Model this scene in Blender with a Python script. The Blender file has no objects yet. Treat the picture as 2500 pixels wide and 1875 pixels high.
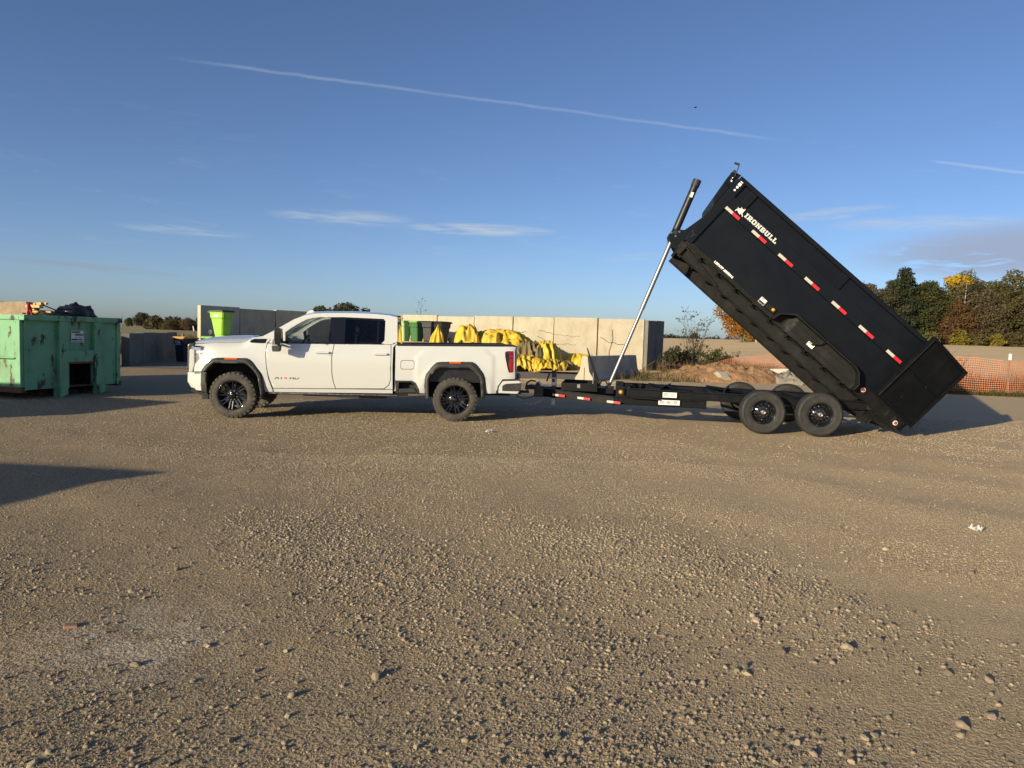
import bpy, bmesh, math, random
import numpy as np
from mathutils import Vector, Matrix, noise as mnoise
from mathutils.geometry import delaunay_2d_cdt

S = bpy.context.scene
COL = S.collection
rad = math.radians
random.seed(7)

# ------------------------------------------------------------------ camera
cd = bpy.data.cameras.new('camera')
cd.sensor_width = 36.0
cd.lens = 24.98
cd.clip_start = 0.05
cd.clip_end = 6000
cam = bpy.data.objects.new('camera', cd)
COL.objects.link(cam)
PITCH, ROLL, EYE = rad(3.94), rad(1.75), 1.66
_f = Vector((0, math.cos(PITCH), -math.sin(PITCH)))
_r0 = Vector((1, 0, 0))
_u0 = Vector((0, math.sin(PITCH), math.cos(PITCH)))
_r = math.cos(ROLL) * _r0 + math.sin(ROLL) * _u0
_u = -math.sin(ROLL) * _r0 + math.cos(ROLL) * _u0
cam.matrix_world = Matrix(((_r.x, _u.x, -_f.x, 0), (_r.y, _u.y, -_f.y, 0), (_r.z, _u.z, -_f.z, EYE), (0, 0, 0, 1)))
S.camera = cam

# ------------------------------------------------------------------ world, sun, exposure
SUN_EL = rad(12.7)
SHX, SHY = 0.68, 0.733                      # direction the shadows fall on the ground
W = bpy.data.worlds.new('World')
S.world = W
W.use_nodes = True
wt = W.node_tree
wt.nodes.clear()


class NT:
    """terse node builder"""
    def __init__(s, tree): s.t = tree
    def n(s, typ, **kw):
        nd = s.t.nodes.new(typ)
        for k, v in kw.items(): setattr(nd, k, v)
        return nd
    def put(s, sock, v):
        if isinstance(v, bpy.types.NodeSocket): s.t.links.new(v, sock)
        elif v is not None: sock.default_value = v
    def m(s, op, a, b=None, c=None, clamp=False):
        nd = s.n('ShaderNodeMath', operation=op); nd.use_clamp = clamp
        for i, v in enumerate((a, b, c)): s.put(nd.inputs[i], v)
        return nd.outputs[0]
    def vdot(s, a, b):
        nd = s.n('ShaderNodeVectorMath', operation='DOT_PRODUCT')
        s.put(nd.inputs[0], a); s.put(nd.inputs[1], b); return nd.outputs['Value']
    def noise(s, vec, scale, detail=4, rough=0.55, dist=0.0, color=False):
        nd = s.n('ShaderNodeTexNoise')
        s.put(nd.inputs['Vector'], vec); nd.inputs['Scale'].default_value = scale
        nd.inputs['Detail'].default_value = detail; nd.inputs['Roughness'].default_value = rough
        nd.inputs['Distortion'].default_value = dist
        return nd.outputs['Color' if color else 'Fac']
    def mapr(s, v, a, b, c=0.0, d=1.0, smooth=False):
        nd = s.n('ShaderNodeMapRange'); nd.interpolation_type = 'SMOOTHSTEP' if smooth else 'LINEAR'
        s.put(nd.inputs[0], v)
        for i, q in enumerate((a, b, c, d)): s.put(nd.inputs[i + 1], q)
        return nd.outputs[0]
    def mix(s, f, a, b, blend='MIX'):
        nd = s.n('ShaderNodeMix', data_type='RGBA'); nd.blend_type = blend
        s.put(nd.inputs['Factor'], f)
        for k, v in (('A', a), ('B', b)):
            if isinstance(v, (tuple, list)) and len(v) == 3: v = (*v, 1)
            q = [i for i in nd.inputs if i.name == k and i.type == 'RGBA'][0]
            s.put(q, v)
        return [o for o in nd.outputs if o.type == 'RGBA'][0]
    def comb(s, x, y, z=0.0):
        nd = s.n('ShaderNodeCombineXYZ')
        for i, v in enumerate((x, y, z)): s.put(nd.inputs[i], v)
        return nd.outputs[0]
    def sep(s, v):
        nd = s.n('ShaderNodeSeparateXYZ'); s.put(nd.inputs[0], v); return nd.outputs


w = NT(wt)
sky = w.n('ShaderNodeTexSky')
sky.sky_type = 'NISHITA'
sky.sun_disc = False
sky.sun_elevation = SUN_EL
sky.sun_rotation = math.atan2(-SHX, -SHY)
sky.altitude = 200
sky.air_density = 0.7
sky.dust_density = 0.9
sky.ozone_density = 2.5
tc = w.n('ShaderNodeTexCoord')
D = tc.outputs['Generated']
dx, dy, dz = w.sep(D)
az = w.m('ARCTAN2', dx, dy)
el = w.m('ARCSINE', dz)
ae = w.comb(az, el)


def blob(a0, e0, ra, re, slope=0.0):
    """soft elliptic patch of sky round azimuth a0 and elevation e0"""
    da = w.m('SUBTRACT', az, a0)
    de = w.m('SUBTRACT', w.m('SUBTRACT', el, e0), w.m('MULTIPLY', da, slope))
    q = w.m('ADD', w.m('POWER', w.m('ABSOLUTE', w.m('DIVIDE', da, ra)), 2.0), w.m('POWER', w.m('ABSOLUTE', w.m('DIVIDE', de, re)), 2.0))
    return w.mapr(q, 1.0, 0.0, 0.0, 1.0, True)


n1 = w.noise(w.comb(w.m('MULTIPLY', az, 14), w.m('MULTIPLY', el, 150)), 1.0, 5, 0.62, 0.6)
n2 = w.noise(w.comb(w.m('MULTIPLY', az, 13), w.m('MULTIPLY', el, 75), 1.7), 1.0, 5, 0.62, 0.6)
n3 = w.noise(D, 26, 4, .6)
s1 = w.mapr(n1, .30, .72, 0, 1, True)
s2 = w.mapr(n2, .31, .47, 0, 1, True)
white = []
for a0, e0, ra, re, slp, k in ((-.235, .150, .11, .013, .02, .6), (-.05, .1435, .12, .010, .0, .85), (.41, .1645, .08, .009, .07, .7),
                               (.51, .149, .13, .011, -.02, .6), (-.43, .1185, .09, .008, 0, .4), (.17, .112, .07, .007, .1, .25)):
    white.append(w.m('MULTIPLY', blob(a0, e0, ra, re, slp), k))
wm = white[0]
for q in white[1:]: wm = w.m('MAXIMUM', wm, q)
wm = w.m('MULTIPLY', wm, s1)
# scattered very thin cirrus everywhere low in the sky
wm = w.m('MAXIMUM', wm, w.m('MULTIPLY', w.m('MULTIPLY', w.mapr(n2, .55, .85, 0, 1, True), w.mapr(el, .02, .10, 0, 1)), w.mapr(el, .30, .12, 0, .22)))


# condensation trails: thin arcs through two directions of the sky
def trail(p, q, wid, k, seed):
    def vec(a): return Vector((math.sin(a[0]) * math.cos(a[1]), math.cos(a[0]) * math.cos(a[1]), math.sin(a[1])))
    A, B = vec(p), vec(q)
    N = A.cross(B).normalized(); T = (B - A).normalized(); M = (A + B).normalized(); half = (B - A).length / 2
    wob = w.m('MULTIPLY', w.m('SUBTRACT', n3, .5), wid * 1.5)
    d = w.m('ABSOLUTE', w.m('ADD', w.vdot(D, tuple(N)), wob))
    t = w.vdot(D, tuple(T))
    line = w.mapr(d, wid, 0.0, 0, 1, True)
    ends = w.m('MULTIPLY', w.mapr(t, -half * 1.12, -half * .8, 0, 1, True), w.mapr(t, half, half * .8, 0, 1, True))
    fade = w.mapr(n2, .25, .65, .5, 1)
    front = w.mapr(w.vdot(D, tuple(M)), 0.1, 0.3, 0, 1)
    return w.m('MULTIPLY', w.m('MULTIPLY', w.m('MULTIPLY', line, ends), w.m('MULTIPLY', fade, front)), k)


tr = w.m('MAXIMUM', trail((-.4234, .3182), (.367, .2529), .0031, .22, 0.0), trail((.520, .219), (.62, .196), .0028, .34, 2.0))
gm = w.m('MULTIPLY', blob(.63, .114, .22, .040, .02), s2)
dk = w.m('MULTIPLY', w.m('MULTIPLY', blob(-.535, .066, .115, .0055, -.045), s1), .6)
base = w.mix(1.0, sky.outputs[0], (1.01, 1.01, 1.11), 'MULTIPLY')
STR = 0.095
c1 = w.mix(wm, base, (4.4, 4.9, 5.4))
c2 = w.mix(w.m('MULTIPLY', tr, 1.0), c1, (5.0, 5.5, 6.4))
c3 = w.mix(w.m('MULTIPLY', gm, 1.0), c2, (2.8, 3.4, 4.7))
c4 = w.mix(dk, c3, (2.4, 2.7, 3.1))
bg = w.n('ShaderNodeBackground')
wt.links.new(c4, bg.inputs['Color'])
bg.inputs['Strength'].default_value = STR
wo = w.n('ShaderNodeOutputWorld')
wt.links.new(bg.outputs[0], wo.inputs['Surface'])

sl = bpy.data.lights.new('sun', 'SUN')
sl.energy = 5.0
sl.angle = rad(0.53)
sl.color = (1.0, 0.865, 0.60)
sun = bpy.data.objects.new('sun', sl)
COL.objects.link(sun)
sd = Vector((SHX * math.cos(SUN_EL), SHY * math.cos(SUN_EL), -math.sin(SUN_EL)))
sun.rotation_euler = sd.to_track_quat('-Z', 'Y').to_euler()
sun.location = (-20, -22, 14)

S.view_settings.view_transform = 'Standard'
S.view_settings.look = 'None'
S.view_settings.gamma = 1
S.view_settings.exposure = 0.40
S.view_settings.use_curve_mapping = False
S.cycles.max_bounces = 8
S.cycles.transparent_max_bounces = 16

# ------------------------------------------------------------------ materials
MATS = {}


def mat(name, col, rough=0.6, metal=0.0, var=0.0, vscale=6.0, bump=0.0, bscale=30.0, col2=None, c2lo=.45, c2hi=.65, c2scale=3.0,
        spec=0.5, coat=0.0, objrand=0.0, dirt=None, trans=0.0, detail=5, stretch=None):
    """principled material: noise in colour, optional second colour in patches, fine relief"""
    m = bpy.data.materials.new(name); m.use_nodes = True
    t = NT(m.node_tree); b = m.node_tree.nodes['Principled BSDF']
    g = t.n('ShaderNodeNewGeometry'); tcc = t.n('ShaderNodeTexCoord')
    P = tcc.outputs['Object']
    c = (*col, 1); Q = P
    if stretch:
        vm = t.n('ShaderNodeVectorMath', operation='MULTIPLY'); t.put(vm.inputs[0], P); vm.inputs[1].default_value = stretch; Q = vm.outputs[0]
    if var or col2 or dirt or objrand:
        if var:
            f = t.mapr(t.noise(P, vscale, detail), .25, .75, 0, 1)
            c = t.mix(f, tuple(x * (1 - var) for x in col), tuple(min(1, x * (1 + var)) for x in col))
        if col2:
            f2 = t.mapr(t.noise(Q, c2scale, 7, .65), c2lo, c2hi, 0, 1)
            c = t.mix(f2, c, col2)
        if dirt:                       # (colour, amount, scale)
            f3 = t.mapr(t.noise(Q, dirt[2], 8, .7), .5, .8, 0, dirt[1])
            c = t.mix(f3, c, dirt[0])
        if objrand:
            oi = t.n('ShaderNodeObjectInfo')
            hs = t.n('ShaderNodeHueSaturation')
            t.put(hs.inputs['Color'], c if not isinstance(c, tuple) else c)
            t.put(hs.inputs['Value'], t.mapr(oi.outputs['Random'], 0, 1, 1 - objrand, 1 + objrand))
            t.put(hs.inputs['Hue'], t.mapr(w_frac(t, oi.outputs['Random'], 7.13), 0, 1, .5 - objrand * .05, .5 + objrand * .05))
            c = hs.outputs[0]
    t.put(b.inputs['Base Color'], c)
    b.inputs['Roughness'].default_value = rough
    if rough > .12 and rough < .9 and (var or dirt):
        t.put(b.inputs['Roughness'], t.mapr(t.noise(P, vscale * 1.7, 5), .3, .7, max(0.02, rough - .08), min(1, rough + .1)))
    b.inputs['Metallic'].default_value = metal
    b.inputs['Specular IOR Level'].default_value = spec
    b.inputs['Coat Weight'].default_value = coat
    b.inputs['Coat Roughness'].default_value = 0.04
    if bump:
        bn = t.n('ShaderNodeBump'); bn.inputs['Strength'].default_value = 1.0; bn.inputs['Distance'].default_value = bump
        t.put(bn.inputs['Height'], t.noise(P, bscale, 6, .6)); t.put(b.inputs['Normal'], bn.outputs[0])
    MATS[name] = m
    return m


def w_frac(t, v, k):
    return t.m('FRACT', t.m('MULTIPLY', v, k))


def glass_mat(name, tint, refl=1.0):
    m = bpy.data.materials.new(name); m.use_nodes = True; t = NT(m.node_tree); m.node_tree.nodes.clear()
    o = t.n('ShaderNodeOutputMaterial'); tr_ = t.n('ShaderNodeBsdfTransparent'); gl = t.n('ShaderNodeBsdfGlossy'); mx = t.n('ShaderNodeMixShader')
    tr_.inputs[0].default_value = (*tint, 1); gl.inputs['Roughness'].default_value = 0.015
    gl.inputs['Color'].default_value = (refl, refl, refl, 1)
    fr = t.n('ShaderNodeFresnel'); fr.inputs[0].default_value = 1.5
    t.put(mx.inputs[0], fr.outputs[0]); t.put(mx.inputs[1], tr_.outputs[0]); t.put(mx.inputs[2], gl.outputs[0]); t.put(o.inputs[0], mx.outputs[0])
    MATS[name] = m
    return m


def leaf_mat(name, c1, c2, scale=.35):
    """foliage: two leaf colours in clumps, light shines through a little"""
    m = bpy.data.materials.new(name); m.use_nodes = True; t = NT(m.node_tree); b = m.node_tree.nodes['Principled BSDF']
    tcc = t.n('ShaderNodeTexCoord'); oi = t.n('ShaderNodeObjectInfo')
    f = t.mapr(t.noise(tcc.outputs['Object'], scale, 5, .7), .35, .65, 0, 1)
    c = t.mix(f, c1, c2)
    hs = t.n('ShaderNodeHueSaturation'); t.put(hs.inputs['Color'], c)
    t.put(hs.inputs['Value'], t.mapr(oi.outputs['Random'], 0, 1, .75, 1.25))
    t.put(hs.inputs['Hue'], t.mapr(w_frac(t, oi.outputs['Random'], 5.7), 0, 1, .485, .515))
    t.put(b.inputs['Base Color'], hs.outputs[0]); b.inputs['Roughness'].default_value = .75
    b.inputs['Specular IOR Level'].default_value = .25
    tl = t.n('ShaderNodeBsdfTranslucent'); t.put(tl.inputs[0], hs.outputs[0]); mx = t.n('ShaderNodeMixShader'); mx.inputs[0].default_value = .38
    o = [n for n in m.node_tree.nodes if n.type == 'OUTPUT_MATERIAL'][0]
    t.put(mx.inputs[1], b.outputs[0]); t.put(mx.inputs[2], tl.outputs[0]); t.put(o.inputs[0], mx.outputs[0])
    MATS[name] = m
    return m


mat('white_paint', (.575, .582, .562), .16, coat=1.0, dirt=((.45, .38, .30), .10, 1.7))
mat('white_dusty', (.74, .72, .68), .4, dirt=((.40, .33, .26), .55, 5))
mat('trim_black', (.028, .028, .027), .55, var=.25, dirt=((.14, .115, .09), .30, 5), bump=.0006, bscale=300)
mat('gloss_black', (.008, .008, .009), .09, coat=.5)
mat('satin_black', (.017, .017, .018), .33, var=.2)
mat('chassis', (.015, .014, .013), .7, var=.4, dirt=((.11, .09, .065), .5, 7))
mat('tyre_dusty', (.052, .047, .040), .85, var=.3, vscale=9, dirt=((.17, .14, .105), .7, 4))
mat('tyre_black', (.019, .0185, .018), .70, var=.25, vscale=7, dirt=((.085, .073, .058), .40, 4))
mat('chrome', (.27, .27, .275), .30, 1.0)
mat('rod_steel', (.26, .26, .265), .42, .75)
mat('steel', (.55, .55, .54), .25, 1.0, var=.1)
mat('dull_steel', (.30, .29, .27), .45, 1.0, var=.2)
mat('orange_lens', (.62, .11, .015), .2, coat=.5)
mat('amber_lens', (.75, .30, .02), .2, coat=.5)
mat('red_lens', (.30, .012, .014), .12, coat=.8)
mat('red_lamp', (.62, .02, .025), .2, coat=.5)
mat('red_tape', (.55, .02, .03), .35)
mat('white_tape', (.46, .44, .39), .35, var=.08, vscale=20)
mat('lens_clear', (.55, .56, .58), .08, .6)
mat('interior', (.03, .03, .032), .7)
mat('interior_grey', (.24, .225, .205), .7)
mat('plate_white', (.75, .74, .70), .5, var=.05, dirt=((.4, .35, .3), .4, 12))
mat('ink', (.02, .02, .025), .6)
mat('badge_blue', (.02, .05, .16), .3)
mat('logo_silver', (.62, .61, .57), .4, .0)
mat('decal_white', (.80, .79, .76), .5)
mat('trailer_black', (.0030, .0045, .0078), .52, var=.2, vscale=2.5, spec=.13, coat=.10, col2=(.040, .041, .043), c2lo=.71, c2hi=.74, c2scale=9, dirt=((.008, .0085, .0095), .25, 3.2), bump=.0007, bscale=4)
mat('trailer_scuffed', (.0035, .0045, .0065), .50, var=.2, vscale=2.5, spec=.15, col2=(.085, .080, .072), c2lo=.655, c2hi=.685, c2scale=7, dirt=((.020, .019, .017), .45, 2.6), bump=.0012, bscale=4, stretch=(1.6, 1, .7))
mat('trailer_frame', (.0045, .005, .006), .5, spec=.2, var=.25, dirt=((.040, .036, .030), .25, 4.5))
mat('trailer_dusty', (.010, .0102, .0102), .6, spec=.2, var=.3, dirt=((.048, .043, .036), .55, 3.5))
glass_mat('glass_front', (.66, .71, .72))
glass_mat('glass_tint', (.045, .05, .055))
glass_mat('glass_wind', (.75, .80, .80))
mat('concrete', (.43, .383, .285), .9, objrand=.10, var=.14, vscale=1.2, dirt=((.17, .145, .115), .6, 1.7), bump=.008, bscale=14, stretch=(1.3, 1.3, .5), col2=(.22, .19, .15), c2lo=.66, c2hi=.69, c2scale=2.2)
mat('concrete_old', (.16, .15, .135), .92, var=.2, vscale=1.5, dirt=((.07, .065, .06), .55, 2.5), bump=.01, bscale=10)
mat('concrete_pale', (.55, .50, .42), .9, var=.12, dirt=((.3, .24, .17), .5, 3), bump=.008, bscale=9)
mat('tarp_yellow', (.60, .41, .035), .48, var=.2, vscale=2.0, dirt=((.27, .185, .07), .8, 1.2), bump=.010, bscale=5, detail=7)
mat('tarp_under', (.16, .12, .05), .65, var=.3, vscale=2.2, bump=.012, bscale=8)
mat('bin_green', (.27, .56, .045), .42, var=.08, dirt=((.2, .25, .08), .3, 4))
mat('bin_dark_green', (.06, .15, .05), .45, var=.1)
mat('bin_pale_green', (.36, .52, .22), .45, var=.1, dirt=((.4, .42, .3), .4, 4))
mat('bin_navy', (.016, .019, .042), .42, var=.2, dirt=((.10, .09, .09), .25, 4))
mat('bin_black', (.012, .012, .014), .45, var=.2)
mat('lid_orange', (.62, .33, .08), .5, var=.15)
mat('lid_green', (.30, .52, .12), .5, var=.15)
mat('lid_yellow', (.62, .46, .05), .5, var=.15)
mat('lid_tan', (.48, .38, .22), .6, var=.15)
mat('dump_green', (.175, .40, .205), .6, var=.16, vscale=1.3, col2=(.03, .034, .026), c2lo=.59, c2hi=.62, c2scale=3.0, dirt=((.11, .075, .045), .95, 1.5), bump=.004, bscale=3, stretch=(1.6, 1.6, .7))
mat('rust', (.14, .065, .03), .85, var=.4, vscale=9)
mat('rusty_steel', (.10, .055, .035), .8, var=.4, vscale=9)
mat('wood_old', (.30, .22, .14), .85, var=.3, vscale=4, dirt=((.12, .08, .05), .5, 6), bump=.01, bscale=8)
mat('wood_fresh', (.62, .37, .16), .8, var=.25, vscale=6, bump=.01, bscale=10)
mat('bag_black', (.012, .013, .018), .28, bump=.02, bscale=9)
mat('post_wood', (.22, .17, .12), .9, var=.3)
mat('netting', (.72, .25, .13), .6, var=.2, vscale=.8)
mat('bark', (.12, .09, .065), .95, var=.3, vscale=4, bump=.03, bscale=6)
mat('bark_pale', (.28, .24, .19), .95, var=.3, vscale=3)
mat('twig', (.085, .065, .055), .95, var=.3)
mat('scrap_paper', (.50, .48, .44), .7, var=.1)
mat('brick_red', (.40, .22, .15), .9, var=.2)
leaf_mat('leaf_pine', (0.037, 0.054, 0.027), (0.063, 0.081, 0.039))
leaf_mat('leaf_green', (0.059, 0.071, 0.024), (0.104, 0.107, 0.037))
leaf_mat('leaf_olive', (0.104, 0.100, 0.037), (0.146, 0.124, 0.046))
leaf_mat('leaf_brown', (0.128, 0.095, 0.051), (0.100, 0.083, 0.044))
leaf_mat('leaf_rust', (0.165, 0.083, 0.037), (0.104, 0.071, 0.032))
leaf_mat('leaf_orange', (.44, .175, .03), (.27, .125, .03))
leaf_mat('leaf_yellow', (.72, .53, .03), (.52, .38, .03))
leaf_mat('leaf_yellowgreen', (0.268, 0.220, 0.029), (0.146, 0.146, 0.029))
leaf_mat('leaf_dark', (0.056, 0.056, 0.032), (0.083, 0.073, 0.039))
leaf_mat('grass_green', (.07, .09, .022), (.14, .125, .04), .6)
leaf_mat('grass_dry', (.25, .19, .09), (.15, .12, .05), .5)
leaf_mat('weed_brown', (.15, .11, .06), (.09, .075, .04), .6)
leaf_mat('crop', (.11, .10, .035), (.27, .20, .07), .25)


# ------------------------------------------------------------------ mesh helpers
class MB:
    def __init__(s): s.v = []; s.f = []; s.sm = []
    def add(s, vs, fs, smooth=False):
        o = len(s.v); s.v += [tuple(v) for v in vs]
        for q in fs: s.f.append([i + o for i in q]); s.sm.append(smooth)
        return s
    def box(s, x0, x1, y0, y1, z0, z1):
        return s.add([(x0, y0, z0), (x1, y0, z0), (x1, y1, z0), (x0, y1, z0), (x0, y0, z1), (x1, y0, z1), (x1, y1, z1), (x0, y1, z1)],
                     [(0, 3, 2, 1), (4, 5, 6, 7), (0, 1, 5, 4), (1, 2, 6, 5), (2, 3, 7, 6), (3, 0, 4, 7)])
    def beam(s, p, q, a, b, up=(0, 0, 1)):
        """box of section a (sideways) x b (up) from p to q"""
        p, q = Vector(p), Vector(q); d = (q - p).normalized(); u = Vector(up)
        sd_ = d.cross(u)
        if sd_.length < 1e-4: sd_ = d.cross(Vector((1, 0, 0)))
        sd_.normalize(); u = sd_.cross(d)
        vs = [e + sd_ * i * a / 2 + u * j * b / 2 for e in (p, q) for i, j in ((-1, -1), (1, -1), (1, 1), (-1, 1))]
        return s.add(vs, [(0, 1, 2, 3), (7, 6, 5, 4), (0, 4, 5, 1), (1, 5, 6, 2), (2, 6, 7, 3), (3, 7, 4, 0)])
    def prism(s, poly, y0, y1):
        """outline in x,z pushed from y0 to y1"""
        n = len(poly); a = sum(poly[i][0] * poly[(i + 1) % n][1] - poly[(i + 1) % n][0] * poly[i][1] for i in range(n))
        if a < 0: poly = poly[::-1]
        vs = [(p[0], y0, p[1]) for p in poly] + [(p[0], y1, p[1]) for p in poly]
        return s.add(vs, [list(range(n)), list(range(2 * n - 1, n - 1, -1))] + [(i, i + n, (i + 1) % n + n, (i + 1) % n) for i in range(n)])
    def cyl(s, p, q, r0, r1=None, n=14, caps=True, smooth=True):
        p, q = Vector(p), Vector(q); r1 = r0 if r1 is None else r1
        d = (q - p).normalized(); a = d.orthogonal().normalized(); b = d.cross(a)
        vs = []
        for e, r in ((p, r0), (q, r1)):
            for i in range(n):
                t = 2 * math.pi * i / n; vs.append(e + (a * math.cos(t) + b * math.sin(t)) * r)
        s.add(vs, [(i, (i + 1) % n, (i + 1) % n + n, i + n) for i in range(n)], smooth)
        if caps: s.add(vs[:n], [list(range(n - 1, -1, -1))]); s.add(vs[n:], [list(range(n))])
        return s
    def tube(s, pts, r, n=8, smooth=True):
        pts = [Vector(p) for p in pts]; rr = r if isinstance(r, (list, tuple)) else [r] * len(pts)
        vs = []; a = None
        for k, p in enumerate(pts):
            d = (pts[min(k + 1, len(pts) - 1)] - pts[max(k - 1, 0)]).normalized()
            a = d.orthogonal().normalized() if a is None else (a - d * a.dot(d)).normalized()
            b = d.cross(a)
            for i in range(n):
                t = 2 * math.pi * i / n; vs.append(p + (a * math.cos(t) + b * math.sin(t)) * rr[k])
        fs = [(k * n + i, k * n + (i + 1) % n, (k + 1) * n + (i + 1) % n, (k + 1) * n + i) for k in range(len(pts) - 1) for i in range(n)]
        s.add(vs, fs, smooth)
        m = len(pts) - 1
        s.add(vs[:n], [list(range(n - 1, -1, -1))]); s.add(vs[m * n:], [list(range(n))])
        return s
    def lathe(s, prof, n=48, c=(0, 0, 0), closed=False, smooth=True):
        """profile of (radius, y) turned about the y axis"""
        vs = []
        for r, y in prof:
            for i in range(n):
                t = 2 * math.pi * i / n; vs.append((c[0] + r * math.cos(t), c[1] + y, c[2] + r * math.sin(t)))
        k = len(prof); fs = []
        for j in range(k - (0 if closed else 1)):
            j2 = (j + 1) % k
            for i in range(n): fs.append((j * n + i, j * n + (i + 1) % n, j2 * n + (i + 1) % n, j2 * n + i))
        return s.add(vs, fs, smooth)
    def disc(s, c, r, n=20, face=-1):
        """flat disc in x,z facing -y or +y"""
        vs = [(c[0] + r * math.cos(2 * math.pi * i / n), c[1], c[2] + r * math.sin(2 * math.pi * i / n)) for i in range(n)]
        return s.add(vs, [list(range(n))] if face < 0 else [list(range(n - 1, -1, -1))])
    def xform(s, M):
        s.v = [tuple(M @ Vector(v)) for v in s.v]; return s
    def mirror(s, y):
        """mirror across the plane y = const"""
        s.v = [(v[0], 2 * y - v[1], v[2]) for v in s.v]; s.f = [f[::-1] for f in s.f]; return s
    def join(s, o, M=None):
        return s.add([tuple(M @ Vector(v)) if M else v for v in o.v], o.f) if not o.sm else s._j(o, M)
    def _j(s, o, M):
        k = len(s.v); s.v += [tuple(M @ Vector(v)) if M else v for v in o.v]
        s.f += [[i + k for i in q] for q in o.f]; s.sm += o.sm; return s
    def mesh(s, name, m, bevel=0.0, seg=2, auto=False):
        me = bpy.data.meshes.new(name); me.from_pydata(s.v, [], s.f); me.update()
        me.polygons.foreach_set('use_smooth', s.sm)
        if auto or bevel:
            b = bmesh.new(); b.from_mesh(me)
            bmesh.ops.remove_doubles(b, verts=b.verts, dist=1e-5)
            if auto: bmesh.ops.recalc_face_normals(b, faces=b.faces)
            if bevel:
                es = [e for e in b.edges if len(e.link_faces) == 2 and e.calc_face_angle(0) > .6]
                bmesh.ops.bevel(b, geom=es, offset=bevel, segments=seg, affect='EDGES', profile=.7, clamp_overlap=True)
            b.to_mesh(me); b.free()
        me.materials.append(MATS[m] if isinstance(m, str) else m)
        return me
    def build(s, name, m, parent=None, bevel=0.0, loc=None, rot=None, **kw):
        return link(name, s.mesh(name, m, bevel, **kw), parent, loc, rot)


def link(name, me, parent=None, loc=None, rot=None, scale=None):
    o = bpy.data.objects.new(name, me); COL.objects.link(o)
    if parent: o.parent = parent
    if loc: o.location = loc
    if rot: o.rotation_euler = rot
    if scale: o.scale = scale if isinstance(scale, (tuple, list)) else (scale,) * 3
    return o


def tag(o, label=None, cat=None, group=None, kind=None):
    for k, v in (('label', label), ('category', cat), ('group', group), ('kind', kind)):
        if v: o[k] = v
    return o


def thing(name, label, cat, loc=(0, 0, 0), rz=0.0, group=None):
    o = bpy.data.objects.new(name, None); COL.objects.link(o); o.empty_display_size = .3
    o.location = loc; o.rotation_euler = (0, 0, rz)
    return tag(o, label, cat, group)


def dup(o, parent=None):
    c = o.copy(); COL.objects.link(c)
    if parent: c.parent = parent
    for ch in o.children: dup(ch, c)
    return c


def inside(p, poly):
    x, y = p; r = False; n = len(poly); j = n - 1
    for i in range(n):
        xi, yi = poly[i]; xj, yj = poly[j]
        if (yi > y) != (yj > y) and x < (xj - xi) * (y - yi) / (yj - yi) + xi: r = not r
        j = i
    return r


def subdiv(poly, g):
    out = []
    for i in range(len(poly)):
        a, b = poly[i], poly[(i + 1) % len(poly)]; n = max(1, int(math.hypot(b[0] - a[0], b[1] - a[1]) / g))
        out += [(a[0] + (b[0] - a[0]) * k / n, a[1] + (b[1] - a[1]) * k / n) for k in range(n)]
    return out


def fillet(poly, r, n=4):
    out = []; m = len(poly)
    for i in range(m):
        p, a, b = Vector(poly[i]), Vector(poly[i - 1]), Vector(poly[(i + 1) % m])
        da, db = (a - p), (b - p); rr = min(r, da.length * .45, db.length * .45)
        s0, s1 = p + da.normalized() * rr, p + db.normalized() * rr
        for k in range(n + 1):
            t = k / n; q = s0 * (1 - t) ** 2 + p * 2 * t * (1 - t) + s1 * t * t; out.append((q.x, q.y))
    return out


def circle(cx, cz, r, n=16):
    return [(cx + r * math.cos(2 * math.pi * i / n), cz + r * math.sin(2 * math.pi * i / n)) for i in range(n)]


def panel(poly, yfn, holes=(), grid=.06, depth=.03):
    """sheet in x,z bent by y = yfn(x, z), facing -y, with a turned-in edge of the given depth"""
    mb = MB(); loops = [subdiv(poly, grid)] + [subdiv(h, grid * .7) for h in holes]
    pts = []; edges = []
    for lp in loops:
        o = len(pts); pts += [Vector(p) for p in lp]; edges += [(o + i, o + (i + 1) % len(lp)) for i in range(len(lp))]
    xs = [p[0] for p in loops[0]]; zs = [p[1] for p in loops[0]]
    x = min(xs) + grid * .5; k = 0
    while x < max(xs):
        z = min(zs) + grid * (.5 if k % 2 else .25)
        while z < max(zs):
            if inside((x, z), loops[0]) and not any(inside((x, z), h) for h in loops[1:]): pts.append(Vector((x, z)))
            z += grid
        x += grid; k += 1
    r = delaunay_2d_cdt(pts, edges, [], 0, 1e-4)
    V = [(v.x, v.y) for v in r[0]]; F = []
    for f in r[2]:
        c = (sum(V[i][0] for i in f) / 3, sum(V[i][1] for i in f) / 3)
        if inside(c, loops[0]) and not any(inside(c, h) for h in loops[1:]):
            a, b, c_ = (V[i] for i in f)
            if (b[0] - a[0]) * (c_[1] - a[1]) - (b[1] - a[1]) * (c_[0] - a[0]) < 0: f = f[::-1]
            F.append(list(f))
    mb.add([(p[0], yfn(*p), p[1]) for p in V], F, True)
    if depth:
        cnt = {}
        for f in F:
            for i in range(3):
                e = (f[i], f[(i + 1) % 3]); cnt[e] = 1
        be = [e for e in cnt if (e[1], e[0]) not in cnt]
        vs = []; fs = []
        for a, b in be:
            o = len(vs)
            for q in (a, b): vs.append((V[q][0], yfn(*V[q]), V[q][1]))
            for q in (b, a): vs.append((V[q][0], yfn(*V[q]) + depth, V[q][1]))
            fs.append((o + 1, o, o + 3, o + 2))
        mb.add(vs, fs)
    return mb


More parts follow.
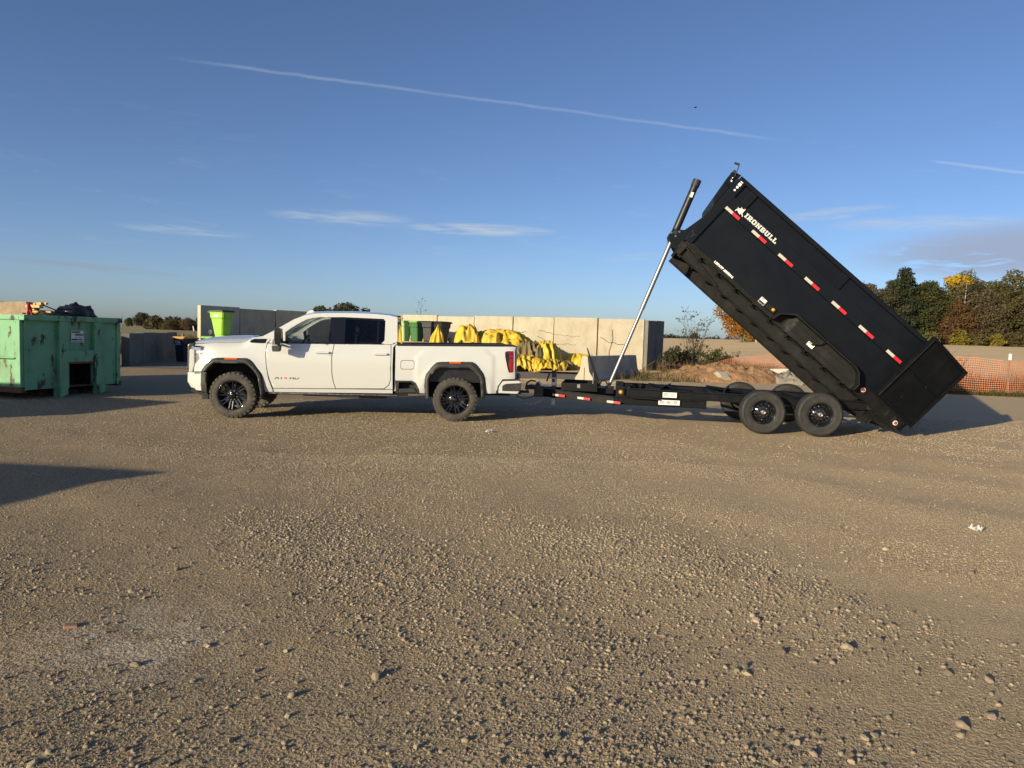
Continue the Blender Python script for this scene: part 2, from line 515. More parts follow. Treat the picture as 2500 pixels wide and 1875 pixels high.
def interp(x, tab):
    if x <= tab[0][0]: return tab[0][1]
    for (a, b), (c, d) in zip(tab, tab[1:]):
        if x <= c: return b + (d - b) * (x - a) / (c - a)
    return tab[-1][1]


def sstep(a, b, x):
    t = min(1, max(0, (x - a) / (b - a))); return t * t * (3 - 2 * t)


def text_mesh(s, size, m, xs=1.0, off=0.0, ext=.0012, shear=0.0, align='LEFT', space=1.0):
    """flat raised lettering standing in the x,z plane, read from -y"""
    c = bpy.data.curves.new('lettering', 'FONT'); c.body = s; c.size = size; c.extrude = ext; c.offset = off; c.shear = shear
    c.align_x = align; c.resolution_u = 3; c.space_character = space
    o = bpy.data.objects.new('lettering', c); COL.objects.link(o)
    dg = bpy.context.evaluated_depsgraph_get(); me = bpy.data.meshes.new_from_object(o.evaluated_get(dg))
    COL.objects.unlink(o); bpy.data.objects.remove(o)
    for v in me.vertices: v.co = Vector((v.co.x * xs, -v.co.z, v.co.y))
    me.materials.clear(); me.materials.append(MATS[m]); me.name = 'lettering'
    return me


def np_mesh(name, v, f, m, smooth=False):
    """fast mesh from numpy arrays; f is (n,3) or (n,4)"""
    me = bpy.data.meshes.new(name); n, k = f.shape
    me.vertices.add(len(v)); me.vertices.foreach_set('co', np.ascontiguousarray(v, np.float32).ravel())
    me.loops.add(n * k); me.loops.foreach_set('vertex_index', np.ascontiguousarray(f, np.int32).ravel())
    me.polygons.add(n); me.polygons.foreach_set('loop_start', np.arange(0, n * k, k, dtype=np.int32))
    me.polygons.foreach_set('use_smooth', np.full(n, smooth))
    me.update(calc_edges=True); me.materials.append(MATS[m] if isinstance(m, str) else m)
    return me


def vnoise(x, y, seed=0):
    """smooth lattice noise in 0..1 for numpy arrays"""
    xi = np.floor(x).astype(np.int64); yi = np.floor(y).astype(np.int64); fx = x - xi; fy = y - yi
    fx = fx * fx * (3 - 2 * fx); fy = fy * fy * (3 - 2 * fy)
    def h(a, b):
        n = (a * 374761393 + b * 668265263 + seed * 144269504) & 0xffffffff
        n = ((n ^ (n >> 13)) * 1274126177) & 0xffffffff
        return ((n ^ (n >> 16)) & 0xffff) / 65535.0
    return (h(xi, yi) * (1 - fx) + h(xi + 1, yi) * fx) * (1 - fy) + (h(xi, yi + 1) * (1 - fx) + h(xi + 1, yi + 1) * fx) * fy


def fbm(x, y, oct=4, seed=0, lac=2.1, gain=.5):
    a = 1.0; s = 0; t = 0
    for i in range(oct):
        s = s + a * vnoise(x, y, seed + i); t += a; a *= gain; x = x * lac + 13.7; y = y * lac + 7.3
    return s / t

# ------------------------------------------------------------------ ground
def sst(a, b, x):
    t = np.clip((x - a) / (b - a), 0, 1); return t * t * (3 - 2 * t)


def terrain(x, y):
    """height of the land: yard flat, the field on the right climbs gently to the wood"""
    return 2.3 * sst(45, 150, y) * sst(15, 70, x) - .35 * sst(60, 400, y) * sst(40, -10, x)


def yard_relief(x, y):
    """wheel-worn unevenness of the gravel yard"""
    near = 1 - sst(20, 30, np.hypot(x, y))
    z = (fbm(x * .35, y * .35, 3, 5) - .5) * .07 + (fbm(x * 1.4, y * 1.4, 3, 9) - .5) * .026 + (fbm(x * 6, y * 6, 3, 21) - .5) * .009
    rr = np.hypot(x + 14, y + 9); z = z + .009 * np.sin(rr * 3.4) * (.4 + fbm(x * .3, y * .3, 2, 61)) * sst(2, 4, y) * (1 - sst(9, 12, y))
    flat = 1 - .75 * np.exp(-((y - 13.5) / 2.2) ** 4)
    return z * near * flat


def gz(x, y):
    return terrain(np.asarray(x, float), np.asarray(y, float)) + yard_relief(np.asarray(x, float), np.asarray(y, float))


def ground_material(name, c_fine, c_dark, c_stone, coarse=1.0):
    m = bpy.data.materials.new(name); m.use_nodes = True; t = NT(m.node_tree); b = m.node_tree.nodes['Principled BSDF']
    P = t.n('ShaderNodeTexCoord').outputs['Object']
    big = t.mapr(t.noise(P, .22, 3, .6), .3, .7, 0, 1)
    mid = t.mapr(t.noise(P, 1.6, 4, .65), .3, .7, 0, 1)
    fin = t.noise(P, 60, 2, .7)
    c = t.mix(big, c_fine, c_dark)
    c = t.mix(t.m('MULTIPLY', mid, .8), c, tuple(q * .72 for q in c_fine))
    vo = t.n('ShaderNodeTexVoronoi'); t.put(vo.inputs['Vector'], P); vo.inputs['Scale'].default_value = 55 * coarse
    sp = t.n('ShaderNodeSeparateColor'); t.put(sp.inputs[0], vo.outputs['Color'])
    c = t.mix(t.m('MULTIPLY', t.mapr(sp.outputs[0], .55, 1, 0, 1), .55), c, c_stone)
    c = t.mix(t.m('MULTIPLY', t.mapr(sp.outputs[1], .6, 1, 0, 1), .5), c, tuple(q * .45 for q in c_fine))
    # sunlit look painted into the colour: ground turns paler towards the right
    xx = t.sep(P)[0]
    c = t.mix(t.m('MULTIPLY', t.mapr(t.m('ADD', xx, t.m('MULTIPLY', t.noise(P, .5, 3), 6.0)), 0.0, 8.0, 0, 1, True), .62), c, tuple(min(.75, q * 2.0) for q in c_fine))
    # dusting of pale lime spilled on the yard
    g = t.n('ShaderNodeVectorMath', operation='DISTANCE'); t.put(g.inputs[0], P); g.inputs[1].default_value = (-1.95, 3.62, 0)
    sp2 = t.m('MULTIPLY', t.mapr(g.outputs['Value'], .75, .05, 0, 1, True), t.mapr(t.noise(P, 5, 3, .7), .36, .60, 0, .9))
    c = t.mix(sp2, c, (.60, .51, .40))
    c = t.mix(t.m('MULTIPLY', t.mapr(fin, .35, .65, 0, 1), .35), c, tuple(q * 1.25 for q in c_fine))
    t.put(b.inputs['Base Color'], c); b.inputs['Roughness'].default_value = .95; b.inputs['Specular IOR Level'].default_value = .12
    v2 = t.n('ShaderNodeTexVoronoi'); t.put(v2.inputs['Vector'], P); v2.inputs['Scale'].default_value = 48 * coarse
    h = t.m('ADD', t.m('MULTIPLY', t.m('SUBTRACT', 1.0, v2.outputs['Distance']), .45), t.m('MULTIPLY', t.noise(P, 95, 3, .7), .5))
    h = t.m('ADD', h, t.m('MULTIPLY', t.noise(P, 15, 5, .78), .75))
    bn = t.n('ShaderNodeBump'); bn.inputs['Strength'].default_value = .9; bn.inputs['Distance'].default_value = .020
    t.put(bn.inputs['Height'], h); t.put(b.inputs['Normal'], bn.outputs[0])
    MATS[name] = m
    return m


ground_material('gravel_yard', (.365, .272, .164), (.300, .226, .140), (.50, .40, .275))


def lines(lo, hi, first, grow, fine_lo, fine_hi):
    out = list(np.arange(fine_lo, fine_hi, first)); s = first
    while out[-1] < hi: s *= grow; out.append(out[-1] + s)
    s = first
    while out[0] > lo: s *= grow; out.insert(0, out[0] - s)
    return np.array(out)


gx = lines(-3200, 3200, .07, 1.12, -8, 10)
gy = lines(-200, 3200, .06, 1.10, 1.6, 16)
X, Y = np.meshgrid(gx, gy)
Zg = gz(X, Y)
v = np.stack([X.ravel(), Y.ravel(), Zg.ravel()], 1)
nx, ny = len(gx), len(gy)
ii = (np.arange(ny - 1)[:, None] * nx + np.arange(nx - 1)[None, :]).ravel()
f = np.stack([ii, ii + 1, ii + nx + 1, ii + nx], 1)
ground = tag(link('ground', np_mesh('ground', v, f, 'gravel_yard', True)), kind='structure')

# stones: six rounded shapes shared by all
STONES = []
mat('stone', (.36, .285, .195), .9, var=.25, vscale=30, objrand=.42, bump=.004, bscale=60)
rng = np.random.default_rng(3)
for k in range(6):
    b = bmesh.new(); bmesh.ops.create_icosphere(b, subdivisions=3, radius=.5); q_ = random.Random(k + 40)
    cuts = [(Vector((q_.uniform(-1, 1), q_.uniform(-1, 1), q_.uniform(-1, 1))).normalized(), q_.uniform(.27, .42)) for _ in range(11)]
    sy, sz = q_.uniform(.65, .95), q_.uniform(.5, .8); off = Vector((k * 7.1, 3, 1))
    for v_ in b.verts:
        p_ = v_.co.copy()
        for n, d in cuts:
            e = p_.dot(n) - d
            if e > 0: p_ -= n * e
        p_ += p_.normalized() * (.03 * mnoise.noise(p_ * 5 + off) + .012 * mnoise.noise(p_ * 14 + off))
        v_.co = Vector((p_.x * 1.2, p_.y * 1.2 * sy, p_.z * 1.2 * sz))
    me = bpy.data.meshes.new('stone'); b.to_mesh(me); b.free()
    me.materials.append(MATS['stone']); STONES.append(me)

# the larger stones one can pick out
BIG = [(-2.23, 4.71, .075), (-2.32, 4.31, .06), (-2.2, 4.22, .055), (-2.47, 5.14, .065), (-1.8, 3.37, .075), (-1.13, 3.57, .05), (-1.33, 4.31, .055),
       (-.61, 3.32, .085), (-1.09, 2.76, .06), (-1.76, 2.56, .06), (-.96, 3.13, .07), (-1.1, 3.1, .05), (-1.21, 3.36, .05), (-1.54, 3.6, .05),
       (1.92, 5.04, .09), (1.5, 4.21, .07), (1.5, 4.13, .09), (1.49, 3.7, .085), (1.87, 3.77, .1), (2.11, 3.89, .06), (1.22, 3.46, .08), (1.24, 3.53, .06),
       (.23, 2.82, .06), (.4, 2.87, .055), (2.02, 3.01, .09), (1.97, 2.94, .06), (1.59, 2.92, .075), (1.54, 2.9, .06), (1.18, 2.92, .06), (1.33, 2.91, .05),
       (1.23, 2.84, .055), (1.26, 2.76, .055), (2.26, 3.5, .085), (2.42, 3.44, .07), (2.2, 3.1, .075), (.54, 4.1, .06), (3.46, 5.19, .09), (3.13, 5.77, .08),
       (1.62, 3.6, .06), (1.71, 3.6, .06), (.93, 3.35, .05), (.54, 3.1, .045), (.8, 3.03, .05), (1.18, 3.49, .05), (1.93, 3.94, .05), (2.3, 4.11, .06), (2.25, 4.93, .06)]
while len(BIG) < 290:
    y = 2.3 + 6.5 * rng.random() ** 1.6; x = (rng.random() * 1.5 - .75) * y
    BIG.append((x, y, float(rng.uniform(.020, .036) * (1 + y * .05))))
for i, (x, y, d) in enumerate(BIG):
    o = link('stone', STONES[i % 6], ground, (x, y, float(gz(x, y)) + d * .07), (rng.uniform(-.4, .4), rng.uniform(-.4, .4), rng.uniform(0, 6.3)), d * .64)
ground.update_tag()


# loose gravel: instances on points
def gravel_points():
    P = []; Sc = []
    def band(n, y0, y1, lo, hi, pw, thr):
        got = 0
        while got < n:
            k = 60000
            y = np.sqrt(rng.random(k) * (y1 ** 2 - y0 ** 2) + y0 ** 2); x = (rng.random(k) * 1.6 - .8) * y
            dens = fbm(x * .9 + y * .25, y * .9, 4, 33) * .75 + fbm(x * .22, y * .22, 2, 51) * .55
            dens += .13 * np.sin(np.hypot(x + 14, y + 9) * 3.4) * (1 - sst(9, 12, y))
            dens += .22 * np.exp(-((x + .35 + (y - 3) * .35) / (.35 + .12 * y)) ** 2) + .1 * np.exp(-((x - 1.3) / .7) ** 2)
            keep = rng.random(k) < np.clip((dens - thr) * 3.2, .06, 1)
            x, y = x[keep][:n - got], y[keep][:n - got]; got += len(x)
            s = lo * (hi / lo) ** (rng.random(len(x)) ** pw)
            P.append(np.stack([x, y, gz(x, y) + s * .10], 1)); Sc.append(s)
    band(2400, 2.2, 6.5, .014, .040, 2.4, .60)
    band(20000, 2.2, 6.0, .008, .028, 2.3, .64)
    band(110000, 2.2, 5.2, .004, .010, 1.2, .36)
    band(24000, 4.5, 9.5, .009, .028, 2.5, .64)
    band(100000, 4.8, 9.5, .006, .013, 1.2, .38)
    band(70000, 8.5, 16.5, .010, .028, 2.4, .52)
    return np.concatenate(P), np.concatenate(Sc)


gp, gs = gravel_points()
pm = bpy.data.meshes.new('gravel'); pm.vertices.add(len(gp)); pm.vertices.foreach_set('co', gp.astype(np.float32).ravel())
at = pm.attributes.new('size', 'FLOAT', 'POINT'); at.data.foreach_set('value', gs.astype(np.float32))
rot = np.stack([rng.uniform(-.6, .6, len(gp)), rng.uniform(-.6, .6, len(gp)), rng.uniform(0, 6.28, len(gp))], 1)
at = pm.attributes.new('turn', 'FLOAT_VECTOR', 'POINT'); at.data.foreach_set('vector', rot.astype(np.float32).ravel())
pm.update()
gravel = tag(link('gravel', pm), 'loose grey brown gravel strewn over the yard', 'gravel', kind='stuff')
sc = bpy.data.collections.new('gravel_shapes')
for k in range(6):
    b = bmesh.new(); bmesh.ops.create_icosphere(b, subdivisions=1, radius=.5)
    for q in b.verts:
        n = q.co.normalized(); d = 1 + .45 * mnoise.noise(n * 1.6 + Vector((k * 5, 0, 2))); q.co = Vector((n.x, n.y * .8, n.z * .62)) * .5 * d
    me = bpy.data.meshes.new('pebble'); b.to_mesh(me); b.free(); me.materials.append(MATS['stone'])
    if k % 2: me.polygons.foreach_set('use_smooth', [True] * len(me.polygons))
    sc.objects.link(bpy.data.objects.new('pebble', me))
ng = bpy.data.node_groups.new('strew_gravel', 'GeometryNodeTree')
ng.interface.new_socket('Geometry', in_out='INPUT', socket_type='NodeSocketGeometry')
ng.interface.new_socket('Geometry', in_out='OUTPUT', socket_type='NodeSocketGeometry')
gi = ng.nodes.new('NodeGroupInput'); go = ng.nodes.new('NodeGroupOutput'); iop = ng.nodes.new('GeometryNodeInstanceOnPoints')
ci = ng.nodes.new('GeometryNodeCollectionInfo'); ci.inputs['Collection'].default_value = sc; ci.inputs['Separate Children'].default_value = True; ci.inputs['Reset Children'].default_value = True
na = ng.nodes.new('GeometryNodeInputNamedAttribute'); na.data_type = 'FLOAT'; na.inputs['Name'].default_value = 'size'
nb = ng.nodes.new('GeometryNodeInputNamedAttribute'); nb.data_type = 'FLOAT_VECTOR'; nb.inputs['Name'].default_value = 'turn'
L = ng.links
L.new(gi.outputs[0], iop.inputs['Points']); L.new(ci.outputs[0], iop.inputs['Instance']); iop.inputs['Pick Instance'].default_value = True
L.new(nb.outputs[0], iop.inputs['Rotation']); L.new(na.outputs[0], iop.inputs['Scale']); L.new(iop.outputs[0], go.inputs[0])
gravel.modifiers.new('strew', 'NODES').node_group = ng


# ------------------------------------------------------------------ fields, apron
def sheet(name, xs, ys, m, lift, inside_fn=None, relief=0.0):
    Xs, Ys = np.meshgrid(xs, ys); z = terrain(Xs, Ys) + lift
    if relief: z = z + fbm(Xs * .8, Ys * .8, 3, 77) * relief
    vv = np.stack([Xs.ravel(), Ys.ravel(), z.ravel()], 1); n = len(xs)
    q = (np.arange(len(ys) - 1)[:, None] * n + np.arange(n - 1)[None, :]).ravel()
    ff = np.stack([q, q + 1, q + n + 1, q + n], 1)
    if inside_fn is not None:
        c = vv[ff].mean(1); ff = ff[inside_fn(c[:, 0], c[:, 1])]
    return tag(link(name, np_mesh(name, vv, ff, m, True)), kind='structure')


mat('stubble', (.72, .51, .255), .95, var=.12, vscale=.12, dirt=((.52, .37, .185), .5, .6), bump=.025, bscale=2.5)
mat('brown_field', (.27, .21, .09), .95, var=.25, vscale=.1, dirt=((.15, .13, .055), .7, .4), bump=.05, bscale=2)
mat('asphalt', (.19, .158, .125), .92, var=.16, vscale=.8, dirt=((.22, .185, .145), .6, 1.1), bump=.006, bscale=25)
sheet('field', lines(4, 1800, 2.0, 1.15, 9, 60), lines(33, 1800, 1.5, 1.12, 37, 60), 'stubble', .05, None, .10)
sheet('crop_field', -lines(8, 1800, 2.0, 1.15, 10, 50)[::-1], lines(46, 1800, 1.5, 1.12, 48, 70), 'brown_field', .04, None, .10)
mb = MB(); mb.add([(-14.6, 26.9, .012), (-2, 26.4, .012), (2.6, 26.7, .012), (6.6, 35.4, .012), (-10.4, 43, .012), (-15.2, 35, .012)], [(0, 1, 2, 3, 4, 5)])
tag(mb.build('paved_apron', 'asphalt'), kind='structure')

# ------------------------------------------------------------------ bunker of precast walls
def precast_wall(p, q, n, h, th, label, m='concrete', seed=0, widths=None):
    p, q = Vector(p), Vector(q); d = q - p; Ln = d.length; a = math.atan2(d.y, d.x); r = random.Random(seed)
    t = thing('concrete_wall', label, 'wall', (p.x, p.y, 0), a)
    ws = widths or [1 / n] * n; x = 0
    for k in range(len(ws)):
        wd = ws[k] * Ln; hh = h + r.uniform(-.035, .035); y0 = r.uniform(-.02, .02); le = r.uniform(-.02, .02)
        b = MB(); x0, x1 = x + .022, x + wd - .022
        b.add([(x0, y0, 0), (x1, y0, 0), (x1, y0 + th, 0), (x0, y0 + th, 0), (x0, y0 + le, hh), (x1, y0 + le, hh), (x1, y0 + th + le, hh), (x0, y0 + th + le, hh)],
              [(0, 3, 2, 1), (4, 5, 6, 7), (0, 1, 5, 4), (1, 2, 6, 5), (2, 3, 7, 6), (3, 0, 4, 7)])
        b.build('panel', m, t, bevel=.025)
        x += wd
    g = MB().box(.05, Ln - .05, th * .35, th * .65, 0, h - .06); g.build('joint_filler', 'chassis', t)
    return t


wl0 = precast_wall((-10.5, 42.8), (6.45, 35.2), 8, 2.63, .25, 'long sunlit wall of tan precast concrete panels behind the yellow tarps', seed=1,
             widths=[.118, .122, .125, .126, .126, .126, .128, .129])
for pts in ([(12.9, 1.68), (13.3, 1.45), (13.9, 1.22), (14.5, 1.28), (15.2, 1.24)], [(16.3, 1.72), (16.8, 1.45), (17.3, 1.38), (17.9, 1.25)], [(13.0, 1.95), (14.0, 1.75), (15.0, 1.66), (15.35, 1.72)],
            [(10.7, 1.9), (11.6, 1.82), (12.5, 1.86)], [(16.9, 2.1), (16.95, 1.6), (16.8, 1.0), (16.85, .5)]):
    pp = [(x_ + .04 * math.sin(x_ * 9), -.03, z_ + .03 * math.sin(x_ * 13)) for a_, b_ in zip(pts, pts[1:]) for k_ in range(5) for x_, z_ in [(a_[0] + (b_[0] - a_[0]) * k_ / 5, a_[1] + (b_[1] - a_[1]) * k_ / 5)]]
    MB().tube(pp, .011, 4).build('crack', 'chassis', wl0)
precast_wall((-15.4, 35.0), (-10.62, 42.9), 4, 2.63, .25, 'shaded receding concrete panel wall behind the lime green bin', seed=2)
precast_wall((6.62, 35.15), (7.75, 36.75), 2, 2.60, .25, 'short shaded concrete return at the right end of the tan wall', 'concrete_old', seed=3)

# low block wall left of the bins
bw = thing('block_wall', 'low dark shaded concrete wall behind the green dumpster', 'wall', (-15.0, 27.8, 0), math.atan2(8.2, -2.0))
for k in range(4):
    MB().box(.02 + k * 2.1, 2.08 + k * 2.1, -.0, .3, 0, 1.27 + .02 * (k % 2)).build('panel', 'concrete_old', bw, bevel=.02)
lb = MB().box(0, 1.5, -.09, .09, 0, 1.25)
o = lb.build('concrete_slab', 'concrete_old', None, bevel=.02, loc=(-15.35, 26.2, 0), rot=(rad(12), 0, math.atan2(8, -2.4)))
tag(o, 'dark concrete slab leaning beside the low block wall', 'slab')

# jersey barrier
prof = [(-.38, 0), (.38, 0), (.38, .10), (.20, .36), (.11, .94), (-.11, .94), (-.20, .36), (-.38, .10)]
jb = thing('jersey_barrier', 'concrete jersey barrier with sunlit end standing behind the dump trailer', 'barrier', (2.75, 27.15, 0), math.atan2(4.6, 2.65) - math.pi / 2)
b = MB().prism(prof, 0, 5.3); b.build('body', 'concrete', jb, bevel=.012)
MB().box(-.012, .012, -.006, .02, 0.02, .5).build('slot', 'chassis', jb)

# ------------------------------------------------------------------ trees
def leaf_cloud(centres, radii, n, size, seed, flat=.75):
    """n leaf-clump faces spread through lumps; returns verts, faces"""
    r = np.random.default_rng(seed); c = np.asarray(centres); rd = np.asarray(radii)
    pr = rd ** 2 / (rd ** 2).sum(); k = r.choice(len(c), n, p=pr)
    d = r.normal(size=(n, 3)); d /= np.linalg.norm(d, axis=1)[:, None]
    rr = rd[k] * (.35 + .65 * r.random(n) ** .45) * (.8 + .4 * r.random(n))
    p = c[k] + d * rr[:, None] * np.array([1, 1, flat])
    nrm = d * .6 + r.normal(size=(n, 3)) * .7 + np.array([0, 0, .25]); nrm /= np.linalg.norm(nrm, axis=1)[:, None]
    t1 = np.cross(nrm, r.normal(size=(n, 3))); t1 /= np.linalg.norm(t1, axis=1)[:, None]; t2 = np.cross(nrm, t1)
    s = size * (.5 + r.random(n))[:, None]; asp = (.5 + .5 * r.random(n))[:, None]
    vv = np.stack([p - t1 * s, p - t2 * s * asp * .7, p + t1 * s, p + t2 * s * asp], 1).reshape(-1, 3)
    return vv, np.arange(n * 4).reshape(-1, 4)


def trunk_mb(h, r, seed, lean=.04, limbs=9, llo=.35, spread=.35, top=.9):
    q = random.Random(seed); mb = MB(); ph = q.uniform(0, 6)
    pts = [(math.sin(ph) * lean * h * t * t + .1 * r * q.uniform(-1, 1), math.cos(ph) * lean * h * t * t, h * top * t) for t in (0, .15, .35, .6, .8, 1)]
    mb.tube(pts, [r * 1.25, r, r * .8, r * .55, r * .35, r * .1], 8)
    for k in range(limbs):
        t = llo + (.95 - llo) * k / limbs; z = h * top * t; a = q.uniform(0, 6.3); l = h * spread * (1.1 - t) * q.uniform(.7, 1.2)
        b0 = Vector((interp(t, [(0, 0), (1, pts[-1][0])]), interp(t, [(0, 0), (1, pts[-1][1])]), z)); e = b0 + Vector((math.cos(a) * l, math.sin(a) * l, l * .7))
        mb.tube([b0, b0.lerp(e, .5) + Vector((0, 0, -l * .06)), e], [r * .4 * (1.1 - t), r * .25 * (1.1 - t), .015], 5)
    return mb


TREE = {}


def tree_kind(key, h, w, leafm, n, size, seed, lo=.2, bark='bark', shape='round', nl=26, **kw):
    q = np.random.default_rng(seed); cs = []; rs = []
    for i in range(nl):
        t = (i + .5) / nl
        if shape == 'round': z = lo + (.95 - lo) * t; wr = math.sin(math.pi * min(1, .18 + .8 * t)) ** .7
        elif shape == 'pine': z = lo + (.97 - lo) * t; wr = (1 - t) ** .75 * (1 if i % 2 else .75) + .06
        elif shape == 'top': z = lo + (.95 - lo) * t; wr = math.sin(math.pi * min(1, .1 + .85 * t)) ** .6
        else: z = lo + (.95 - lo) * t; wr = .9 - .5 * t
        a = i * 2.4 + q.uniform(-.5, .5); ro = w * .5 * wr * q.uniform(.35, .85)
        cs.append((math.cos(a) * ro, math.sin(a) * ro, z * h)); rs.append(w * .5 * (.30 + .22 * q.random()) * (wr * .6 + .4))
    vv, ff = leaf_cloud(cs, rs, n, size, seed, .7 if shape != 'pine' else .45)
    vv[:, 2] = np.maximum(vv[:, 2], .05)
    TREE[key] = (np_mesh('crown', vv, ff, leafm), trunk_mb(h, .018 * h + .05, seed, **kw).mesh('trunk', bark))


def tree(key, x, y, label, cat='tree', s=1.0, group=None, name='tree', z=None, sz=None, rz=None):
    t = thing(name, label, cat, (x, y, float(terrain(np.float64(x), np.float64(y))) if z is None else z), random.uniform(0, 6.3) if rz is None else rz, group)
    t.scale = (s, s, sz or s)
    link('crown', TREE[key][0], t); link('trunk', TREE[key][1], t)
    return t


tree_kind('pine', 16, 12, 'leaf_pine', 12000, .22, 1, .08, shape='pine', nl=34, limbs=22, lean=.01)
tree_kind('green', 14, 11, 'leaf_green', 11000, .20, 2, .06)
tree_kind('green2', 14, 10.5, 'leaf_dark', 10000, .20, 3, .05)
tree_kind('olive', 15, 11.5, 'leaf_olive', 11000, .20, 4, .06)
tree_kind('olive2', 14, 10, 'leaf_olive', 9000, .20, 5, .1)
tree_kind('brown', 13, 9.5, 'leaf_brown', 8000, .19, 6, .12, limbs=16)
tree_kind('rust', 9, 7.5, 'leaf_rust', 7000, .18, 7, .05)
tree_kind('orange', 11, 9, 'leaf_orange', 7500, .19, 8, .12, limbs=12)
tree_kind('yellow', 15, 4.6, 'leaf_yellow', 2200, .20, 9, .82, shape='top', nl=14, limbs=16, llo=.25, bark='bark_pale')
tree_kind('bare', 14, 6, 'leaf_brown', 700, .2, 10, .3, bark='bark_pale', limbs=20, llo=.2)
tree_kind('shrub', 3.2, 4, 'leaf_yellowgreen', 1500, .2, 11, .05, limbs=4)
tree_kind('shrub2', 3.0, 4, 'leaf_olive', 1500, .2, 12, .05, limbs=4)
tree_kind('wide', 10, 13, 'leaf_dark', 5200, .33, 13, .22, limbs=10)
tree_kind('wide2', 10, 10, 'leaf_green', 4800, .32, 14, .15, limbs=8)
tree_kind('tallbare', 13, 5, 'leaf_orange', 900, .22, 15, .25, bark='bark_pale', limbs=10, lean=.02)

WOOD = 'trees along the edge of the wood'
# (kind, x, y, scale, label)
spots = [
    ('olive', 118, 152, 1.08, 'rightmost tall olive tree of the wood, at the right frame edge'),
    ('green', 112, 150, 1.02, 'dark green tree second from the right end of the wood'),
    ('olive', 106.5, 153, 1.12, 'tall olive tree near the right end of the wood'),
    ('olive2', 101.5, 150, .98, 'yellowish green tree in the right half of the wood'),
    ('green2', 97.5, 151, .95, 'dull dark tree left of the yellowish green tree in the wood'),
    ('yellow', 96.5, 156, 1.06, 'tree with a bright yellow crown rising above the wood'),
    ('bare', 93.5, 149, 1.02, 'nearly bare grey tree in the wood below the yellow crown'),
    ('brown', 96.5, 147, .92, 'brown leaved tree right of the bare grey tree'),
    ('rust', 90.5, 146, 1.06, 'rust red small tree in front of the dark evergreens'),
    ('green', 86.5, 150, .98, 'dark green tree just right of the tall evergreen'),
    ('pine', 82.0, 151, 1.02, 'tall dark evergreen with tiered branches, highest of the wood'),
    ('green2', 78.0, 149, .86, 'dark tree just left of the tall evergreen'),
    ('brown', 75.0, 152, .98, 'brown tree half hidden by the raised dump bed'),
    ('pine', 72.0, 158, .92, 'second evergreen, only its tip showing above the bed rail'),
    ('olive', 70.5, 150, .90, 'olive tree behind the raised dump bed'),
    ('olive2', 92.0, 160, 1.02, 'pale green tree in the second row, behind the rust tree'),
    ('olive', 104.0, 163, 1.06, 'olive tree in the second row, right of the yellow crown'),
    ('olive2', 111.0, 165, 1.10, 'pale olive tree in the second row near the right end'),
    ('olive', 125.0, 155, 1.1, 'olive tree just outside the right frame edge'),
    ('green', 66, 152, .8, 'dark green tree in the gap under the bed, rightmost there'),
    ('green2', 61, 154, .72, 'dark low tree in the gap under the raised bed'),
    ('brown', 58.5, 152, .95, 'brown tree under the raised bed, right of the orange maple'),
    ('orange', 47.6, 149, 1.12, 'orange maple at the left end of the wood'),
    ('orange', 53.0, 152, 1.02, 'second orange tree right behind the orange maple'),
    ('tallbare', 49.8, 146, .90, 'slender pale trunk in front of the orange maple'),
    ('tallbare', 55.2, 147, .72, 'slender pale trunk among the brown trees under the bed'),
    ('tallbare', 58.5, 147.5, .70, 'second slender pale trunk under the bed, nearer the trailer'),
    ('orange', 62.5, 147, .42, 'low orange bush at the foot of the wood under the bed'),
    ('olive2', 86.0, 161, 1.08, 'olive tree in the second row behind the evergreens'),
    ('brown', 108.5, 148.5, 1.02, 'greyish brown tree in the right part of the wood'),
    ('green2', 115.5, 151, 1.05, 'dull dark tree close to the right frame edge'),
    ('olive', 99.0, 158, 1.12, 'tall olive tree right behind the yellow green tree'),
    ('brown', 89.5, 155, 1.05, 'brown tree filling the gap behind the rust tree'),
    ('green', 76.5, 158, .98, 'dark green tree in the second row above the bed rail'),
    ('brown', 54.5, 156, .86, 'brown tree filling the gap between the orange trees and the bed'),
    ('shrub', 89.5, 143, 1.0, 'low yellow green shrub at the foot of the rust tree'),
    ('shrub2', 93.0, 142.5, .85, 'low olive shrub right of the yellow shrub'),
    ('shrub', 97.0, 143, .8, 'yellow green shrub below the bare grey tree'),
    ('shrub2', 101, 143, 1.0, 'olive shrub in the middle of the wood edge'),
    ('shrub', 105, 143.5, .8, 'yellow shrub right of the middle of the wood edge'),
    ('shrub2', 110, 143, 1.0, 'olive shrub near the right end of the wood edge'),
    ('shrub', 115, 143.5, .9, 'yellow shrub at the right end of the wood edge'),
    ('shrub2', 84, 143.5, .9, 'olive shrub at the foot of the tall evergreen'),
    ('shrub2', 66, 146, .9, 'olive shrub at the wood edge under the raised bed'),
]
for k, x, y, s, lab in spots:
    tree(k, x, y, lab, 'shrub' if 'shrub' in k else 'tree', s, WOOD, {'pine': 'pine_tree', 'shrub': 'shrub', 'shrub2': 'shrub'}.get(k, 'deciduous_tree'))
